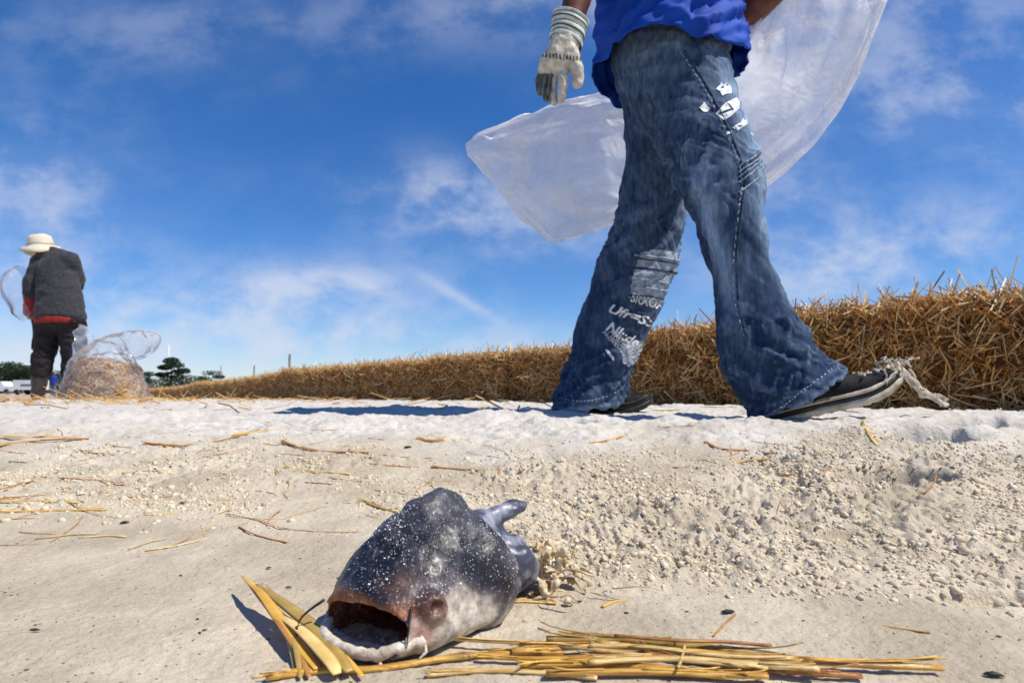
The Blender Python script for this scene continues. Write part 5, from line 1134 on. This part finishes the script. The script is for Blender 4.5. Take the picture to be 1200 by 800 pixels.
def car(px, Yt, L_, H_, lb, boxy, name, cat):
    b = at(px, 456, Yt); z = gz(b.x, b.y); e = empty(name, (b.x, b.y, z), lb, cat); w = 1.7; hl = L_ / 2
    prof = [(-hl, .35), (hl, .35), (hl, .95), (hl * .45, 1.05), (hl * .25, H_), (-hl * .9, H_), (-hl, 1.0)] if not boxy else [(-hl, .6), (hl, .6), (hl, H_ * .98), (hl * .97, H_), (-hl * .97, H_), (-hl, H_ * .98)]
    V = [(b.x + x, b.y - w / 2, z + q) for x, q in prof] + [(b.x + x, b.y + w / 2, z + q) for x, q in prof]; n = len(prof); F = [tuple(range(n)), tuple(range(n, 2 * n))[::-1]] + [(i, i + n, (i + 1) % n + n, (i + 1) % n) for i in range(n)]
    link('body', mesh_py('body', V, F, False), M['white_paint'], e)
    for sx in (-.62, .62): c = (b.x + hl * sx, b.y - w / 2, z + .33); V, F = poly_tube([(c[0], c[1] - .06, c[2]), (c[0], c[1] + .2, c[2])], .33, 16); link('wheel', mesh_py('wheel', V, F), M['tyre'], e); c2 = b.y + w / 2; V, F = poly_tube([(c[0], c2 - .2, c[2]), (c[0], c2 + .06, c[2])], .33, 16); link('wheel', mesh_py('wheel', V, F), M['tyre'], e)
    if not boxy:
        for xa in (-.75, -.25): V, F = box(b.x + hl * (xa + .2), b.y - w / 2 - .005, z + (1.05 + H_) / 2, hl * .42, .03, (H_ - 1.05) * .75); link('window', mesh_py('window', V, F, False), M['dark_glass'], e)
        V, F = box(b.x + hl * .98, b.y - w / 2 + .15, z + .75, .12, .25, .16); link('headlight', mesh_py('headlight', V, F, False), M['grain'], e)
    else:
        V, F = box(b.x + hl * .2, b.y - w / 2 - .01, z + H_ * .66, hl * 1.1, .03, H_ * .12); link('side_stripe', mesh_py('side_stripe', V, F, False), M['post'], e); V, F = box(b.x, b.y, z + .5, L_ * .95, w * .9, .16); link('chassis', mesh_py('chassis', V, F, False), M['tyre'], e)
car(2, 80, 4.4, 1.65, 'white car parked far off at the left edge', False, 'parked_car', 'car')
car(36, 72, 3.0, 1.75, 'white box trailer far off behind the hatted man\'s left leg', True, 'box_trailer', 'trailer')
def far_person():
    Y3 = 45.; c = at(62.5, 457, Y3); z = gz(c.x, c.y); o = Vector((c.x, c.y, z)); e = empty('person', T3(o), 'small distant figure in a bright blue jacket seen between the far man\'s legs', 'person')
    def q(x, y, zz): return T3(o + Vector((x, y, zz)))
    lo, hi = q(-.5, -.4, -.05), q(.5, .4, 1.95)
    def bd(P):
        f = chain(P, [(q(0, 0, .9), .13), (q(0, 0, 1.35), .15), (q(0, 0, 1.52), .06), (q(0, 0, 1.65), .1)])
        for s_ in (-1, 1): f = smin(f, chain(P, [(q(.09 * s_, 0, .9), .085), (q(.1 * s_, -.03, .48), .06), (q(.11 * s_, 0, .06), .045), (q(.11 * s_, -.12, .03), .035)]), .03); f = smin(f, chain(P, [(q(.18 * s_, 0, 1.42), .06), (q(.25 * s_, 0, 1.12), .048), (q(.2 * s_, -.16, .92), .04)]), .03)
        return f
    sdf_obj('body', bd, lo, hi, .03, M['skin'], e)
    sdf_obj('jacket', lambda P: smin(np.maximum(chain(P, [(q(0, 0, .9), .19), (q(0, 0, 1.38), .2)]), .88 + o.z - P[:, 2]), smin(chain(P, [(q(.18, 0, 1.42), .08), (q(.25, 0, 1.12), .065)]), chain(P, [(q(-.18, 0, 1.42), .08), (q(-.25, 0, 1.12), .065)]), .02), .03), lo, hi, .03, M['blue_cloth'], e)
    sdf_obj('trousers', lambda P: np.maximum(smin(chain(P, [(q(.09, 0, .92), .11), (q(.1, -.03, .48), .085), (q(.11, 0, .08), .075)]), chain(P, [(q(-.09, 0, .92), .11), (q(-.1, -.03, .48), .085), (q(-.11, 0, .08), .075)]), .03), .06 + o.z - P[:, 2]), lo, hi, .03, M['grey_cloth'], e)
far_person()
for (px, pyt, Yp, r, lb, m) in [(338.5, 415, 22, .05, 'dark weathered post standing behind the middle of the bale row', 'post'), (297, 428, 24, .035, 'short grey stake behind the bale row, left of the dark post', 'post'), (258, 428, 40, .03, 'thin grey stake near the spreading pine', 'post'), (197, 404, 150, .14, 'thin white mast rising behind the tallest pine', 'white_paint')]:
    b = at(px, 456, Yp); b.z = gz(b.x, b.y) - .05; t = at(px + 1, pyt, Yp); V, F = poly_tube([b, b.lerp(t, .5), t], [r, r * .97, r * .85], 8); link('post' if m == 'post' else 'mast', mesh_py('post', V, F), M[m], label=lb, cat='post' if m == 'post' else 'mast')
for k, (px, h, w) in enumerate([(162, 3.6, 3.6), (211, 4.4, 3.8), (236, 3.6, 3.6), (259, 3.0, 3.4)]):
    tree(px, 138 + k, h, w, ['low dark tree showing behind the straw-filled bag', 'dark tree just right of the tallest pine', 'low dark tree left of the spreading pine', 'lowest dark tree at the right end of the far trees'][k], [(0, .8, .7, .2), (-.45, .5, .6, .25), (.45, .5, .6, .25), (0, .25, .9, .25)], 'round_tree')
